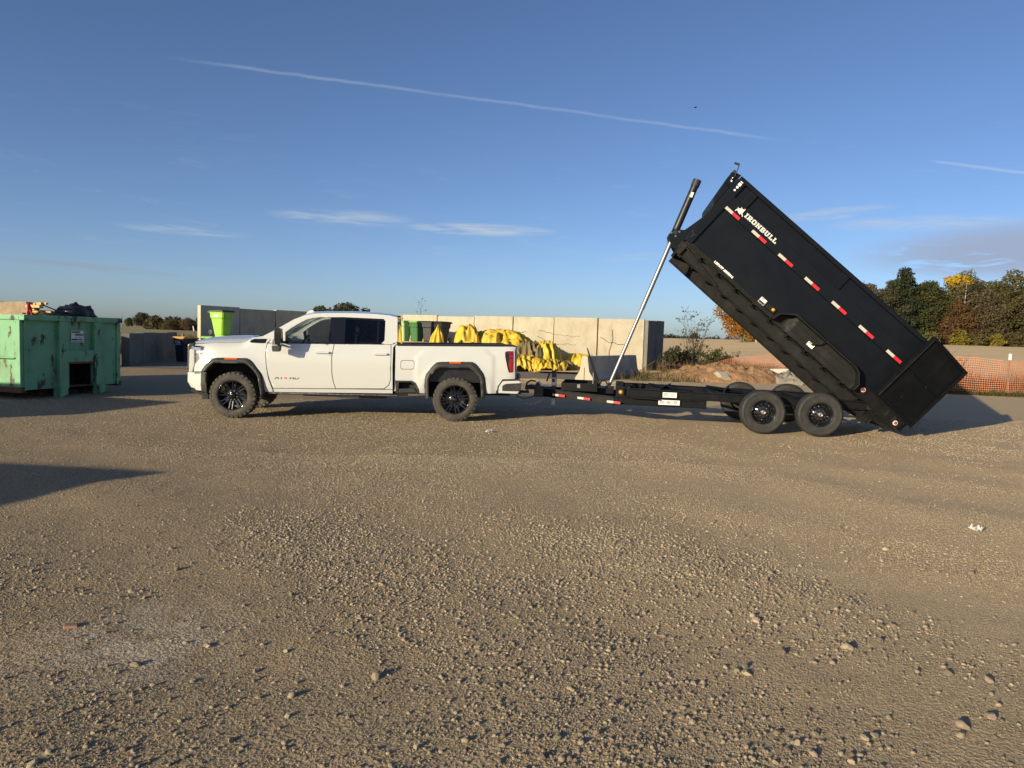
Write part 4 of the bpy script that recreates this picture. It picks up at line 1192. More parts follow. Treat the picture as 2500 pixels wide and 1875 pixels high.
# cabin
MB().box(-3.5, -1.14, .12, TW - .12, .52, .60).build('cab_floor', 'interior', truck)
both('door_lining', MB().box(-3.30, -1.15, .12, .15, .60, 1.37), 'interior')
MB().prism([(-3.52, .6), (-3.52, 1.46), (-3.25, 1.47), (-3.02, 1.42), (-2.98, 1.25), (-3.05, .6)], .16, TW - .16).build('dashboard', 'interior_grey', truck, .03)
swc = Vector((-2.86, .52, 1.38)); sw = MB()
sw.tube([swc + Vector((math.sin(t) * .18 * .45, math.cos(t) * .18, math.sin(t) * .18 * .9)) for t in np.linspace(0, 2 * math.pi, 25)], .016, 6); sw.cyl(swc, swc + Vector((-.2, 0, -.1)), .03)
sw.build('steering_wheel', 'interior', truck)
for y in (.54, 1.52):
    st = MB().prism([(-2.62, .62), (-2.70, .98), (-2.15, 1.0), (-2.0, .62)], y - .26, y + .26); so = st.build('front_seat', 'interior_grey', truck, .05)
    MB().prism([(-2.22, .98), (-2.02, 1.58), (-1.93, 1.58), (-2.02, .98)], y - .25, y + .25).build('seat_back', 'interior_grey', so, .05)
    MB().prism([(-2.00, 1.62), (-1.99, 1.80), (-1.91, 1.80), (-1.92, 1.62)], y - .13, y + .13).build('head_rest', 'interior_grey', so, .03)
MB().prism([(-1.75, .6), (-1.75, 1.0), (-1.35, 1.0), (-1.22, 1.62), (-1.15, 1.62), (-1.15, .6)], .22, TW - .22).build('rear_bench', 'interior', truck, .03)
# chassis
both('frame_rail', MB().box(-4.5, 1.1, .62, .72, .46, .62), 'chassis')
MB().box(-3.3, -1.2, .35, TW - .35, .43, .52).build('underbody', 'chassis', truck)
MB().box(-4.6, -3.5, .55, TW - .55, .45, 1.2).build('engine_block', 'chassis', truck)
for s in (-4.03, 0): MB().cyl((s, .3, .42), (s, TW - .3, .42), .06).build('axle', 'chassis', truck)
MB().lathe([(0.02, -.15), (.15, -.13), (.19, 0), (.15, .13), (.02, .15)], 20, (0, CY - .1, .42)).build('differential', 'chassis', truck)
MB().tube([(-2.9, .72, .42), (-1.6, .75, .40), (-.9, .8, .45)], .05, 10).build('exhaust_pipe', 'dull_steel', truck)
MB().box(-2.2, -1.85, .45, .7, .37, .45).build('frame_bracket', 'dull_steel', truck)
MB().box(-1.80, -1.3, .30, .75, .385, .43).build('skid_plate', 'rusty_steel', truck)
MB().box(1.05, 1.38, CY - .04, CY + .04, .47, .55).build('hitch_bar', 'satin_black', truck, .006)


# wheels
def truck_wheel():
    t = MB()
    t.lathe([(.262, .035), (.268, .008), (.285, -.004), (.32, -.010), (.36, -.004), (.392, .010), (.404, .035), (.406, .07), (.406, .215), (.404, .25), (.392, .275), (.36, .288), (.30, .292), (.262, .27)], 64)
    for k in range(30):
        a = 2 * math.pi * k / 30
        for (y0, y1, da, r0, r1) in ((-.004, .062, 0, .375, .417), (.085, .135, .10, .40, .418), (.150, .198, .0, .40, .418), (.222, .288, .10, .375, .417)):
            M = Matrix.Rotation(-(a + da), 4, 'Y'); hw = .032
            b = MB(); b.add([(r0, y0, -hw), (r0, y1, -hw * .9), (r0, y1, hw * .9), (r0, y0, hw), (r1, y0 + .014 * (1 if y0 < .1 else 0), -hw * .9), (r1, y1, -hw * .8), (r1, y1, hw * .8), (r1, y0 + .014 * (1 if y0 < .1 else 0), hw * .9)],
                            [(0, 1, 2, 3), (7, 6, 5, 4), (0, 4, 5, 1), (1, 5, 6, 2), (2, 6, 7, 3), (3, 7, 4, 0)])
            t._j(b, M)
    rim = MB()
    rim.lathe([(.272, .012), (.275, .002), (.262, .0), (.256, .012), (.250, .03), (.244, .08), (.238, .20), (.238, .27)], 56)
    rim.lathe([(.0, .045), (.105, .045), (.112, .055), (.112, .10)], 40)
    spk = []
    for k in range(8):
        a = 2 * math.pi * k / 8 + .22; M = Matrix.Rotation(-a, 4, 'Y'); b = MB()
        for z0 in (-.024, .024):
            b.add([(.095, .050, z0 - .013), (.095, .050, z0 + .013), (.255, .020, z0 * 1.25 + .011), (.255, .020, z0 * 1.25 - .011), (.095, .10, z0 - .013), (.095, .10, z0 + .013), (.255, .075, z0 * 1.25 + .011), (.255, .075, z0 * 1.25 - .011)],
                  [(0, 1, 2, 3), (7, 6, 5, 4), (0, 4, 5, 1), (1, 5, 6, 2), (2, 6, 7, 3), (3, 7, 4, 0)])
        b.add([(.10, .06, -.03), (.10, .06, .03), (.17, .052, .026), (.17, .052, -.026), (.10, .10, -.03), (.10, .10, .03), (.17, .09, .026), (.17, .09, -.026)],
              [(0, 1, 2, 3), (7, 6, 5, 4), (0, 4, 5, 1), (1, 5, 6, 2), (2, 6, 7, 3), (3, 7, 4, 0)])
        q = MB(); q._j(b, M); spk.append(q)
    bd = MB().lathe([(.0, .13), (.19, .13), (.195, .15), (.0, .16)], 36)
    nuts = MB()
    for k in range(8):
        a = 2 * math.pi * k / 8; c = (.083 * math.cos(a), 0, .083 * math.sin(a)); nuts.cyl((c[0], .046, c[2]), (c[0], .022, c[2]), .013, .010, 8)
    cap = MB().lathe([(0, -.012), (.035, -.010), (.052, .006), (.058, .045)], 28)
    return t, rim, spk, bd, nuts, cap


t, rim, spk, bd, nuts, cap = truck_wheel()
ME = dict(tyre=t.mesh('tyre', 'tyre_dusty', auto=True), wheel=rim.mesh('wheel', 'gloss_black', auto=True), disc=bd.mesh('brake_disc', 'dull_steel', auto=True), nuts=nuts.mesh('lug_nuts', 'chrome', auto=True), cap=cap.mesh('centre_cap', 'gloss_black', auto=True))
SPK = [q.mesh('spoke', 'gloss_black', bevel=.004, auto=True) for q in spk]
for s, y, rz, ry in ((-4.03, .0, rad(-5), .35), (0, -.005, 0, 0), (-4.03, TW, math.pi - rad(5), .9), (0, TW, math.pi, .5)):
    wl = link('wheel', ME['wheel'], truck, (s, y, .417), (0, ry, rz)); wl.rotation_mode = 'ZXY' if False else 'XYZ'
    for nm, k in (('tyre', 'tyre'), ('brake_disc', 'disc'), ('lug_nuts', 'nuts'), ('centre_cap', 'cap')): link(nm, ME[k], wl)
    for me in SPK: link('spoke', me, wl)

# ------------------------------------------------------------------ dump trailer (x to the rear, y inward from the outer face of the near tyres)
trailer = thing('dump_trailer', 'black tandem axle dump trailer with its bed tipped up', 'trailer', (5.07, 12.74, 0), rad(-8))
NY, FY, MY = .40, 2.19, 1.295            # near rail, far rail, centre line


def ibeam(mb, p, q, h, wd=.10, th=.012):
    """I-section between two points (top centre line), web and two flanges"""
    p, q = Vector(p), Vector(q); d = Vector((0, 0, h))
    mb.beam(p - d * .5, q - d * .5, .010, h - 2 * th - .002)
    mb.beam(p - Vector((0, 0, th / 2)), q - Vector((0, 0, th / 2)), wd, th); mb.beam(p - d + Vector((0, 0, th / 2)), q - d + Vector((0, 0, th / 2)), wd, th)
    return mb


for y in (NY, FY):
    ibeam(MB(), (-3.14, y, .718), (1.46, y, .645), .155).build('main_rail', 'trailer_frame', trailer)
    yt = MY + (y - MY) * .28
    lr = MB(); ibeam(lr, (-3.2, y, .546), (-1.50, y, .53), .145); lr.build('lower_rail', 'trailer_frame', trailer)
    tg_ = MB(); ibeam(tg_, (-4.62, yt, .605), (-3.2, y, .546), .165); tg_.build('tongue_beam', 'trailer_frame', trailer)
    MB().box(-1.62, -1.47, y - .05, y + .05, .385, .56).build('rail_end_plate', 'trailer_frame', trailer)
    MB().box(1.36, 1.50, y - .07, y + .07, .50, .67).build('hinge_block', 'trailer_dusty', trailer, .015)
    MB().box(-3.16, -3.0, y - .06, y + .05, .545, .735).build('corner_post', 'trailer_frame', trailer, .005)
for s in (-2.9, -2.1, -1.3, -.5, .3, 1.0): MB().box(s - .03, s + .03, NY, FY, .60, .66).build('cross_member', 'trailer_frame', trailer)
for s, d in ((-2.35, .35), (-1.15, .35)):
    MB().beam((s, NY + .05, .70), (s + d, FY - .05, .70), .012, .08).build('diagonal_brace', 'trailer_frame', trailer)
    MB().beam((s + .6, NY + .05, .70), (s - .1, FY - .05, .70), .05, .05).build('diagonal_brace', 'trailer_frame', trailer)
MB().box(-.62, -.42, NY + .06, NY + .30, .70, .75).build('rail_stop', 'trailer_frame', trailer)
# coupler and tongue
cp = MB().prism([(-4.82, .405), (-4.82, .62), (-4.77, .715), (-4.73, .715), (-4.68, .64), (-4.53, .63), (-4.52, .42)], MY - .16, MY + .16); cpo = cp.build('coupler_plate', 'satin_black', trailer, .008)
MB().prism([(-5.02, .55), (-5.02, .62), (-4.90, .66), (-4.80, .64), (-4.80, .55)], MY - .06, MY + .06).build('coupler', 'satin_black', cpo, .015)
MB().cyl((-4.98, MY, .47), (-4.98, MY, .58), .03).build('hitch_ball', 'dull_steel', cpo)
MB().prism([(-5.36, .47), (-5.36, .53), (-4.94, .52), (-4.94, .47)], MY - .04, MY + .04).build('ball_mount', 'satin_black', cpo, .006)
MB().tube([(-4.80, MY - .02, .72), (-4.90, MY - .04, .74), (-4.98, MY - .04, .69), (-5.0, MY, .62)], .018, 6).build('coupler_latch', 'satin_black', cpo)
for k, (dy, sag) in enumerate(((-.14, .185), (.14, .21))):
    ch = MB(); n = 26
    P0, P1 = Vector((-5.22, MY + dy, .46)), Vector((-4.60, MY + dy, .42))
    for i in range(n):
        t = i / (n - 1); p = P0.lerp(P1, t); p.z -= sag * 4 * t * (1 - t) * 1.05
        a = Vector((.018, 0, -.018 * (1 - 2 * t))) ; sd_ = Vector((0, .011, 0)) if i % 2 else Vector((.004, 0, .011))
        ch.tube([p - a, p - a * .5 + sd_, p + a * .5 + sd_, p + a, p + a * .5 - sd_, p - a * .5 - sd_, p - a], .0042, 4)
    ch.build('safety_chain', 'steel', trailer)
MB().tube([(-5.33, MY - .12, .62), (-5.24, MY - .12, .52), (-5.16, MY - .12, .40), (-5.02, MY - .14, .36), (-4.86, MY - .14, .40), (-4.76, MY - .1, .52), (-4.72, MY - .1, .64)], .009, 6).build('brake_cable', 'ink', trailer)
# jack
jk = MB().box(-4.465, -4.372, MY - .16, MY - .06, .40, .965); jo = jk.build('jack', 'satin_black', trailer, .006)
MB().box(-4.45, -4.387, MY - .145, MY - .075, .262, .40).build('jack_leg', 'dull_steel', jo)
MB().cyl((-4.42, MY - .11, .258), (-4.42, MY - .11, .270), .11, n=20).build('jack_foot', 'dull_steel', jo)
MB().tube([(-4.42, MY - .2, .93), (-4.50, MY - .22, .93), (-4.56, MY - .22, .74)], .016, 6).build('jack_handle', 'ink', jo)
MB().box(-4.46, -4.378, MY - .164, MY - .159, .66, .82).build('warning_label', 'plate_white', jo)
MB().box(-4.452, -4.40, MY - .167, MY - .163, .73, .80).build('label_print', 'ink', jo)
# tray on the tongue
tb = MB()
y0, y1 = .70, 1.89
tb.box(-4.235, -3.53, y0, y0 + .012, .60, .752); tb.box(-4.235, -3.53, y1 - .012, y1, .60, .752); tb.box(-4.235, -4.223, y0 + .012, y1 - .012, .60, .752); tb.box(-3.542, -3.53, y0 + .012, y1 - .012, .60, .752); tb.box(-4.223, -3.542, y0 + .012, y1 - .012, .60, .615)
to = tb.build('tongue_tray', 'trailer_frame', trailer)
MB().box(-4.23, -3.54, y0 - .012, y0, .735, .752).build('tray_lip', 'trailer_dusty', to)
MB().box(-3.92, -3.86, y0 - .006, y0, .66, .73).build('tray_latch', 'dull_steel', to)
MB().box(-3.53, -3.2, .95, 1.64, .55, .66).build('pump_box', 'trailer_frame', trailer, .01)
MB().prism([(-3.77, 1.455), (-3.745, 1.44), (-3.455, .70), (-3.54, .70)], .88, .95).build('prop_stand', 'trailer_frame', trailer, .004)
MB().cyl((-3.62, 1.0, .70), (-3.62, 1.0, 1.02), .010).build('hose_stay', 'dull_steel', trailer)
MB().tube([(-3.5, .95, .70), (-3.45, .98, .80), (-3.38, 1.05, .80), (-3.30, 1.12, .70)], .014, 6).build('hydraulic_hose', 'ink', trailer)
# hoist cylinder
B0, B1 = Vector((-3.315, MY - .05, .66)), Vector((-1.742, MY - .05, 4.80)); ax = (B1 - B0).normalized()
Lc = (B1 - B0).length; at_ = lambda d: B0 + ax * d
MB().cyl(at_(0), at_(1.75), .036, n=20).build('hoist_rod', 'rod_steel', trailer)
MB().cyl(at_(1.72), at_(3.22), .044, n=20).build('hoist_stage', 'rod_steel', trailer)
hb = MB().cyl(at_(3.15), at_(Lc - .05), .072, n=24); hbo = hb.build('hoist_barrel', 'satin_black', trailer)
MB().cyl(at_(Lc - .12), at_(Lc + .01), .082, n=24).build('barrel_cap', 'ink', hbo)
MB().beam(at_(Lc - .36) + Vector((.012, -.068, 0)), at_(Lc - .26) + Vector((.012, -.068, 0)), .05, .012, (0, 1, 0)).build('barrel_label', 'plate_white', hbo)
MB().cyl((-3.315, MY - .2, .66), (-3.315, MY + .1, .66), .055, n=16).build('hoist_foot', 'satin_black', trailer)
# reflective tape on the tongue beam
for s in (-4.41, -3.90, -3.32):
    t = (s + 4.62) / 1.42; y = MY + (NY - MY) * (.28 + .72 * min(1, t)) - .058; z = .605 - .059 * min(1, t) - .105
    sl_ = -math.atan2((NY - MY) * -.72, 1.42) if s < -3.25 else 0
    tp = MB().box(0, .135, -.012, -.004, -.022, .022); a_ = tp.build('white_tape', 'white_tape', trailer, loc=(s, y, z), rot=(0, rad(2.3), -math.atan((MY - NY) * .72 / 1.42)))
    MB().box(.136, .275, -.012, -.004, -.022, .022).build('red_tape', 'red_tape', a_)
MB().lathe([(0, -.014), (.03, -.012), (.034, 0)], 20, (-3.07, NY - .062, .640)).build('side_lamp', 'amber_lens', trailer)
MB().lathe([(.034, -.008), (.048, -.006), (.05, .002)], 20, (-3.07, NY - .062, .640)).build('lamp_ring', 'rusty_steel', trailer)
for x0, x1, z0, z1, ro in ((-2.285, -2.025, .572, .668, 1), (-2.36, -1.965, .432, .522, 2)):
    pl = MB().box(x0, x1, NY - .064, NY - .056, z0, z1).build('data_plate', 'plate_white', trailer)
    for k in range(3):
        zz = z1 - .02 - k * (z1 - z0 - .03) / 3
        for j in range(3 if ro == 2 else 2): MB().box(x0 + .02 + j * (x1 - x0) / (3 if ro == 2 else 2), x0 + .02 + (j + .7) * (x1 - x0) / (3.2 if ro == 2 else 2.4), NY - .066, NY - .063, zz - .007, zz + .002).build('print_line', 'ink', pl)
# running board step
MB().prism([(-2.9, .556), (-2.55, .556), (-2.35, .535), (-2.35, .528), (-2.9, .545)], NY - .16, NY - .05).build('tread_step', 'trailer_dusty', trailer)
# suspension
for s in (-.507, .479):
    MB().cyl((s, .2, .40), (s, 2.39, .40), .045).build('axle', 'trailer_frame', trailer)
    for y in (NY, FY): MB().tube([(s - .36, y, .52), (s, y, .44), (s + .36, y, .52)], .03, 6).build('leaf_spring', 'trailer_dusty', trailer)
for y in (NY, FY): MB().prism([(-.15, .36), (-.12, .5), (.10, .5), (.13, .36)], y - .04, y + .04).build('spring_hanger', 'trailer_dusty', trailer)


# wheels
def trailer_wheel():
    t = MB().lathe([(.205, .03), (.212, .006), (.235, -.002), (.30, -.010), (.345, -.006), (.352, -.010), (.360, -.006), (.382, .006), (.396, .028), (.402, .05), (.4025, .075), (.398, .080), (.398, .088), (.4035, .093), (.4035, .142), (.398, .147), (.398, .155), (.4025, .160), (.402, .185), (.392, .212), (.36, .235), (.30, .240), (.205, .215)], 72)
    r_ = MB().lathe([(.216, .004), (.219, -.004), (.208, -.004), (.203, .010), (.186, .016), (.183, .040), (.172, .046), (.170, .10)], 56)
    holes = [circle(.135 * math.cos(2 * math.pi * k / 12), .135 * math.sin(2 * math.pi * k / 12), .0145, 10) for k in range(12)]
    d = panel(circle(0, 0, .171, 48), lambda x, z: .070 - .03 * sstep(.16, .09, math.hypot(x, z)), holes, .025, .012)
    r_._j(d, None)
    back = MB().lathe([(0, .13), (.165, .13)], 24)
    nuts = MB()
    for k in range(8):
        a = 2 * math.pi * k / 8 + .2; c = (.082 * math.cos(a), .082 * math.sin(a)); nuts.cyl((c[0], .046, c[1]), (c[0], .012, c[1]), .014, .0095, 8)
    hub = MB().lathe([(0, -.022), (.022, -.022), (.024, -.026), (.040, -.018), (.048, .0), (.050, .045)], 28)
    return t.mesh('tyre', 'tyre_black', auto=True), r_.mesh('wheel', 'gloss_black', auto=True), nuts.mesh('lug_nuts', 'chrome', auto=True), hub.mesh('hub_cap', 'dull_steel', auto=True), back.mesh('brake_drum', 'chassis')


tw = trailer_wheel()
for s in (-.507, .479):
    for y, rz, ry in ((0, 0, random.uniform(0, 3)), (2.59, math.pi, random.uniform(0, 3))):
        wl = link('wheel', tw[1], trailer, (s, y, .403), (0, ry, rz))
        for nm, me in (('tyre', tw[0]), ('lug_nuts', tw[2]), ('hub_cap', tw[3]), ('brake_drum', tw[4])): link(nm, me, wl)

# ---- tipped bed: own frame, x along the bed from front to rear, z up from the underframe
TILT = rad(40.7)
BW0, BW1 = .25, 2.34
floor = MB().box(.02, 5.18, BW0 + .06, BW1 - .06, .235, .262)
bed = floor.build('dump_bed', 'trailer_dusty', trailer, loc=(-2.167, 0, 3.316), rot=(0, TILT, 0))
P = lambda mb, n, m, bev=0.0, **k: mb.build(n, m, bed, bev, **k)


def twin(n, mb, m, bev=0.0):
    a = P(mb, n, m, bev); q = MB(); q._j(mb, None); q.mirror((BW0 + BW1) / 2); return a, P(q, n, m, bev)


side_y = lambda a, b: .300 + .006 * math.sin(a * 2.3 + b) * math.sin(b * 3)
twin('side_sheet', panel([(.10, .262), (5.19, .262), (5.19, 1.135), (.10, 1.135)], side_y, (), .18, .02), 'trailer_black')
twin('side_band', MB().prism([(.115, 1.118), (5.19, 1.118), (5.19, 1.392), (.115, 1.392)], BW0 + .004, .32), 'trailer_black', .008)
twin('upper_sheet', panel([(.10, 1.390), (5.19, 1.390), (5.19, 1.69), (.10, 1.69)], lambda a, b: .302 + .003 * math.sin(a * 3), (), .18, .01), 'trailer_black')
twin('top_rail', MB().prism([(-.04, 1.668), (5.20, 1.668), (5.20, 1.745), (-.04, 1.745)], BW0 - .006, .345), 'trailer_black', .012)
for a0, a1 in ((.275, .425), (2.46, 2.63), (4.70, 4.86)):
    twin('stake_pocket', MB().prism([(a0, 1.394), (a1, 1.394), (a1, 1.667), (a0, 1.667)], BW0 + .010, .31), 'trailer_black', .012)
twin('front_post', MB().prism([(-.05, 1.667), (-.05, 1.05), (-.045, .40), (-.01, .262), (.122, .262), (.122, 1.667)], BW0, .36), 'trailer_black', .010)
twin('bottom_edge', MB().prism([(.12, .262), (4.05, .262), (4.05, .292), (.12, .292)], .272, .298), 'trailer_dusty')
P(MB().box(-.03, .02, BW0 + .10, BW1 - .10, .262, 1.72), 'front_wall', 'trailer_black')
# hoist bracket on the front wall
br = [(.06, 1.20), (.06, .12), (-.023, .10), (-.25, .17), (-.335, .235), (-.345, .385), (-.30, .455), (-.22, .475), (-.163, .52), (-.115, .74), (-.058, 1.02), (-.05, 1.20)]
for y in (MY - .20, MY + .13):
    bo = P(MB().prism(br, y, y + .02), 'hoist_bracket', 'trailer_black', .004)
    if y < MY:
        for a, b in ((-.317, .420), (-.318, .311), (-.215, .423), (-.212, .314)): MB().cyl((a, y - .018, b), (a, y, b), .021, .024, 8).build('bolt', 'chrome', bo)
        MB().cyl((-.268, y - .010, .368), (-.268, y, .368), .045, n=16).build('pivot_pin', 'satin_black', bo)
P(MB().box(-.04, .02, BW0 + .3, BW1 - .3, .10, .26), 'front_beam', 'trailer_dusty')
# little cast emblem on the front post
MB().tube([(-.02, BW0 - .004, .46), (.03, BW0 - .006, .42), (.075, BW0 - .004, .44), (.04, BW0 - .006, .40), (.03, BW0 - .004, .35)], .012, 5).build('cast_emblem', 'ink', bed)
# underframe: two long beams, cross channels
for y in (.47, 2.08):
    ub = MB(); ub.box(.0, 4.75, y, y + .012, .012, .206); ub.box(.0, 4.75, y - .055, y + .045, 0, .012); ub.box(.12, 4.75, y - .055, y + .045, .206, .218)
    P(ub, 'bed_beam', 'trailer_dusty')
for k in range(11):
    a = .42 + k * .425; c = MB(); c.box(a, a + .010, .315, 2.275, .165, .262); c.box(a + .010, a + .065, .315, 2.275, .165, .174); c.box(a + .010, a + .055, .315, 2.275, .22, .234)
    P(c, 'cross_channel', 'trailer_dusty')
P(MB().beam((.02, .44, .20), (1.0, .44, .03), .03, .045, (0, 1, 0)), 'front_brace', 'trailer_dusty')
P(MB().beam((.02, .40, .23), (.95, .40, .235), .02, .03), 'front_brace', 'trailer_dusty')
P(MB().prism([(.02, .0), (.10, .0), (.10, .262), (.02, .262)], .40, .46), 'front_leg', 'trailer_dusty')
# drive-over fender
FN = [(2.10, .205), (2.135, .365), (2.36, .545), (3.75, .553), (3.87, .515), (4.025, .35), (4.018, .215)]
fn = MB(); n = len(FN)
inn = [(2.125, .205), (2.158, .355), (2.37, .523), (3.742, .531), (3.855, .497), (4.002, .342), (3.995, .215)]
fn.prism(FN + inn[::-1], .012, .296)
fo = P(fn, 'fender', 'trailer_dusty', .006)
panel([(2.13, .21), (2.16, .35), (2.375, .52), (3.74, .528), (3.85, .494), (3.998, .34), (3.99, .218)], lambda a, b: .205 - .05 * sstep(.20, .5, b) if a > 2.42 else .262, (), .06, .01).build('fender_panel', 'trailer_dusty', fo)
for b in (.30, .44): MB().box(2.45, 3.93 - (b - .3) * .6, .148 + (.44 - b) * .2, .166 + (.44 - b) * .2, b, b + .012).build('fender_rib', 'trailer_dusty', fo)
MB().tube([(2.93, .10, .33), (3.06, .09, .44), (3.10, .12, .53)], .012, 5).build('fender_stay', 'trailer_dusty', fo)
MB().box(2.872, 3.01, .150, .156, .285, .36).build('warning_label', 'plate_white', fo)
MB().box(2.885, 2.995, .147, .151, .338, .350).build('label_print', 'rust', fo)
q = MB(); q.prism(FN + inn[::-1], .012, .296); q.mirror((BW0 + BW1) / 2); P(q, 'fender', 'trailer_dusty', .006)
# rear sill with lamps
sl1, sl2 = twin('rear_sill', MB().prism([(4.08, .225), (4.08, .42), (4.30, .455), (5.16, .455), (5.10, .262)], .25, .34), 'trailer_frame', .008)
for a, b in ((4.19, .372), (5.005, .315)):
    MB().lathe([(0, -.016), (.026, -.013), (.031, 0)], 20, (a, .25, b)).build('marker_lamp', 'red_lamp', sl1)
    MB().lathe([(.031, -.010), (.042, -.008), (.044, .002)], 20, (a, .25, b)).build('lamp_ring', 'plate_white', sl1)
for a in (4.74, 4.90): MB().prism([(a, .27), (a, .40), (a + .06, .40), (a + .06, .27)], .232, .252).build('sill_bracket', 'trailer_dusty', sl1)
P(MB().prism([(4.55, .06), (4.55, .262), (5.12, .262), (5.08, .225)], BW0 + .12, BW1 - .12), 'rear_cross_beam', 'trailer_frame')
P(MB().prism([(4.50, -.05), (4.45, .22), (4.72, .22), (4.66, -.05)], .44, .50), 'hinge_lug', 'trailer_dusty')
P(MB().prism([(4.50, -.05), (4.45, .22), (4.72, .22), (4.66, -.05)], 2.09, 2.15), 'hinge_lug', 'trailer_dusty')
# barn doors folded back along the sides
def barn_door(y, sgn):
    e = MB().box(0, .012, 0, 1.0, .42, 1.765) if False else MB()
    W_ = 1.0
    # local: x = distance from hinge, y = thickness, z
    d = MB().box(.02, W_ - .02, .018, .030, .44, 1.75)
    do = d.build('barn_door', 'trailer_scuffed', bed, loc=(5.22, y, 0), rot=(0, 0, math.pi + sgn * rad(20)))
    t_ = .055 * sgn
    for n_, bx in (('door_stile', (0, .05, .42, 1.765)), ('door_stile', (W_ - .05, W_, .42, 1.765)), ('door_rail', (.05, W_ - .05, .42, .475)), ('door_rail', (.05, W_ - .05, 1.71, 1.765)), ('door_rail', (.05, W_ - .05, 1.10, 1.14))):
        MB().box(bx[0], bx[1], -.012, .058, bx[2], bx[3]).build(n_, 'trailer_black' if n_ == 'door_rail' else 'trailer_frame', do, .006)
    MB().box(.05, W_ - .05, .004, .018, 1.135, 1.52).build('door_skin', 'trailer_scuffed', do)
    for b in (.55, 1.10, 1.62): MB().cyl((-.005, .02, b - .05), (-.005, .02, b + .05), .022, n=12).build('door_hinge', 'trailer_frame', do)
    MB().cyl((W_ - .02, .07, .41), (W_ - .02, .07, 1.72), .014, n=10).build('latch_rod', 'trailer_frame', do)
    return do


barn_door(.235, 1)
barn_door(2.355, -1)
# tarp housing and crank
th = MB().prism([(-.06, 1.10), (-.115, 1.125), (-.165, 1.19), (-.225, 1.62), (-.205, 1.76), (-.06, 1.80)], .42, 2.17); tho = P(th, 'tarp_housing', 'trailer_black', .012)
MB().cyl((-.195, .30, 1.735), (-.195, 2.29, 1.735), .030, n=16).build('tarp_roll', 'ink', tho)
MB().prism([(-.20, 1.50), (-.23, 1.70), (-.06, 1.76), (-.05, 1.50)], .31, .33).build('tarp_bracket', 'trailer_black', tho)
MB().tube([(-.13, .28, 1.665), (-.170, .27, 1.77), (-.212, .26, 1.865)], .009, 6).build('crank_arm', 'ink', tho)
MB().cyl((-.212, .26, 1.868), (-.30, .255, 1.832), .020, n=10).build('crank_handle', 'ink', tho)
MB().tube([(-.155, .285, 1.62), (-.12, .28, 1.66), (-.14, .285, 1.58), (-.10, .28, 1.56)], .014, 6).build('crank_gear', 'steel', tho)
# reflective tape along the band
for a in (.130, .772, 1.411, 2.047, 2.692, 3.335, 3.987):
    tp = P(MB().box(a, a + .165, BW0 - .004, BW0 + .002, 1.128, 1.182), 'white_tape', 'white_tape')
    MB().box(a + .165, a + .33, BW0 - .004, BW0 + .002, 1.128, 1.182).build('red_tape', 'red_tape', tp)
    MB().cyl((a + .16, BW0 + .03, 1.10), (a + .16, BW0 + .03, 1.118), .012, n=8).build('tarp_hook', 'trailer_frame', tp)
# lettering: slab serif letters cut from five-by-seven blocks
GLY = {
 'I': [[(0, 0), (3, 0), (3, 1.2), (2.3, 1.2), (2.3, 5.8), (3, 5.8), (3, 7), (0, 7), (0, 5.8), (.7, 5.8), (.7, 1.2), (0, 1.2)]],
 'R': [[(0, 0), (2.6, 0), (2.6, 1.2), (2.1, 1.2), (2.1, 2.7), (2.7, 2.7), (3.6, 0), (5.6, 0), (5.6, 1.2), (5, 1.2), (4.4, 3), (5.2, 3.7), (5.2, 6), (4.2, 7), (0, 7), (0, 5.8), (.5, 5.8), (.5, 1.2), (0, 1.2)], [(2.1, 4), (2.1, 5.7), (3.2, 5.7), (3.6, 5.3), (3.6, 4.4), (3.2, 4)]],
 'O': [[(1.2, 0), (4, 0), (5.2, 1.2), (5.2, 5.8), (4, 7), (1.2, 7), (0, 5.8), (0, 1.2)], [(1.7, 1.7), (1.7, 5.3), (2.1, 5.7), (3.1, 5.7), (3.5, 5.3), (3.5, 1.7), (3.1, 1.3), (2.1, 1.3)]],
 'N': [[(0, 0), (2.4, 0), (2.4, 1.2), (1.9, 1.2), (1.9, 4), (4, 0), (5.4, 0), (5.4, 5.8), (5.9, 5.8), (5.9, 7), (3.6, 7), (3.6, 5.8), (4, 5.8), (4, 3.2), (2, 7), (0, 7), (0, 5.8), (.5, 5.8), (.5, 1.2), (0, 1.2)]],
 'B': [[(0, 0), (4.3, 0), (5.3, 1), (5.3, 3), (4.8, 3.6), (5.2, 4.2), (5.2, 6), (4.2, 7), (0, 7), (0, 5.8), (.5, 5.8), (.5, 1.2), (0, 1.2)], [(2.1, 1.3), (2.1, 2.9), (3.4, 2.9), (3.7, 2.6), (3.7, 1.6), (3.4, 1.3)], [(2.1, 4.2), (2.1, 5.7), (3.3, 5.7), (3.6, 5.4), (3.6, 4.5), (3.3, 4.2)]],
 'U': [[(1.5, 0), (4.2, 0), (5.2, 1), (5.2, 5.8), (5.7, 5.8), (5.7, 7), (3.2, 7), (3.2, 5.8), (3.6, 5.8), (3.6, 1.7), (3.3, 1.3), (2.5, 1.3), (2.1, 1.7), (2.1, 5.8), (2.6, 5.8), (2.6, 7), (0, 7), (0, 5.8), (.5, 5.8), (.5, 1)]],
 'L': [[(0, 0), (4.8, 0), (4.8, 2.6), (3.5, 2.6), (3.5, 1.3), (2.1, 1.3), (2.1, 5.8), (2.6, 5.8), (2.6, 7), (0, 7), (0, 5.8), (.5, 5.8), (.5, 1.2), (0, 1.2)]]}
lt = MB(); x = 0; k = .086 / 7
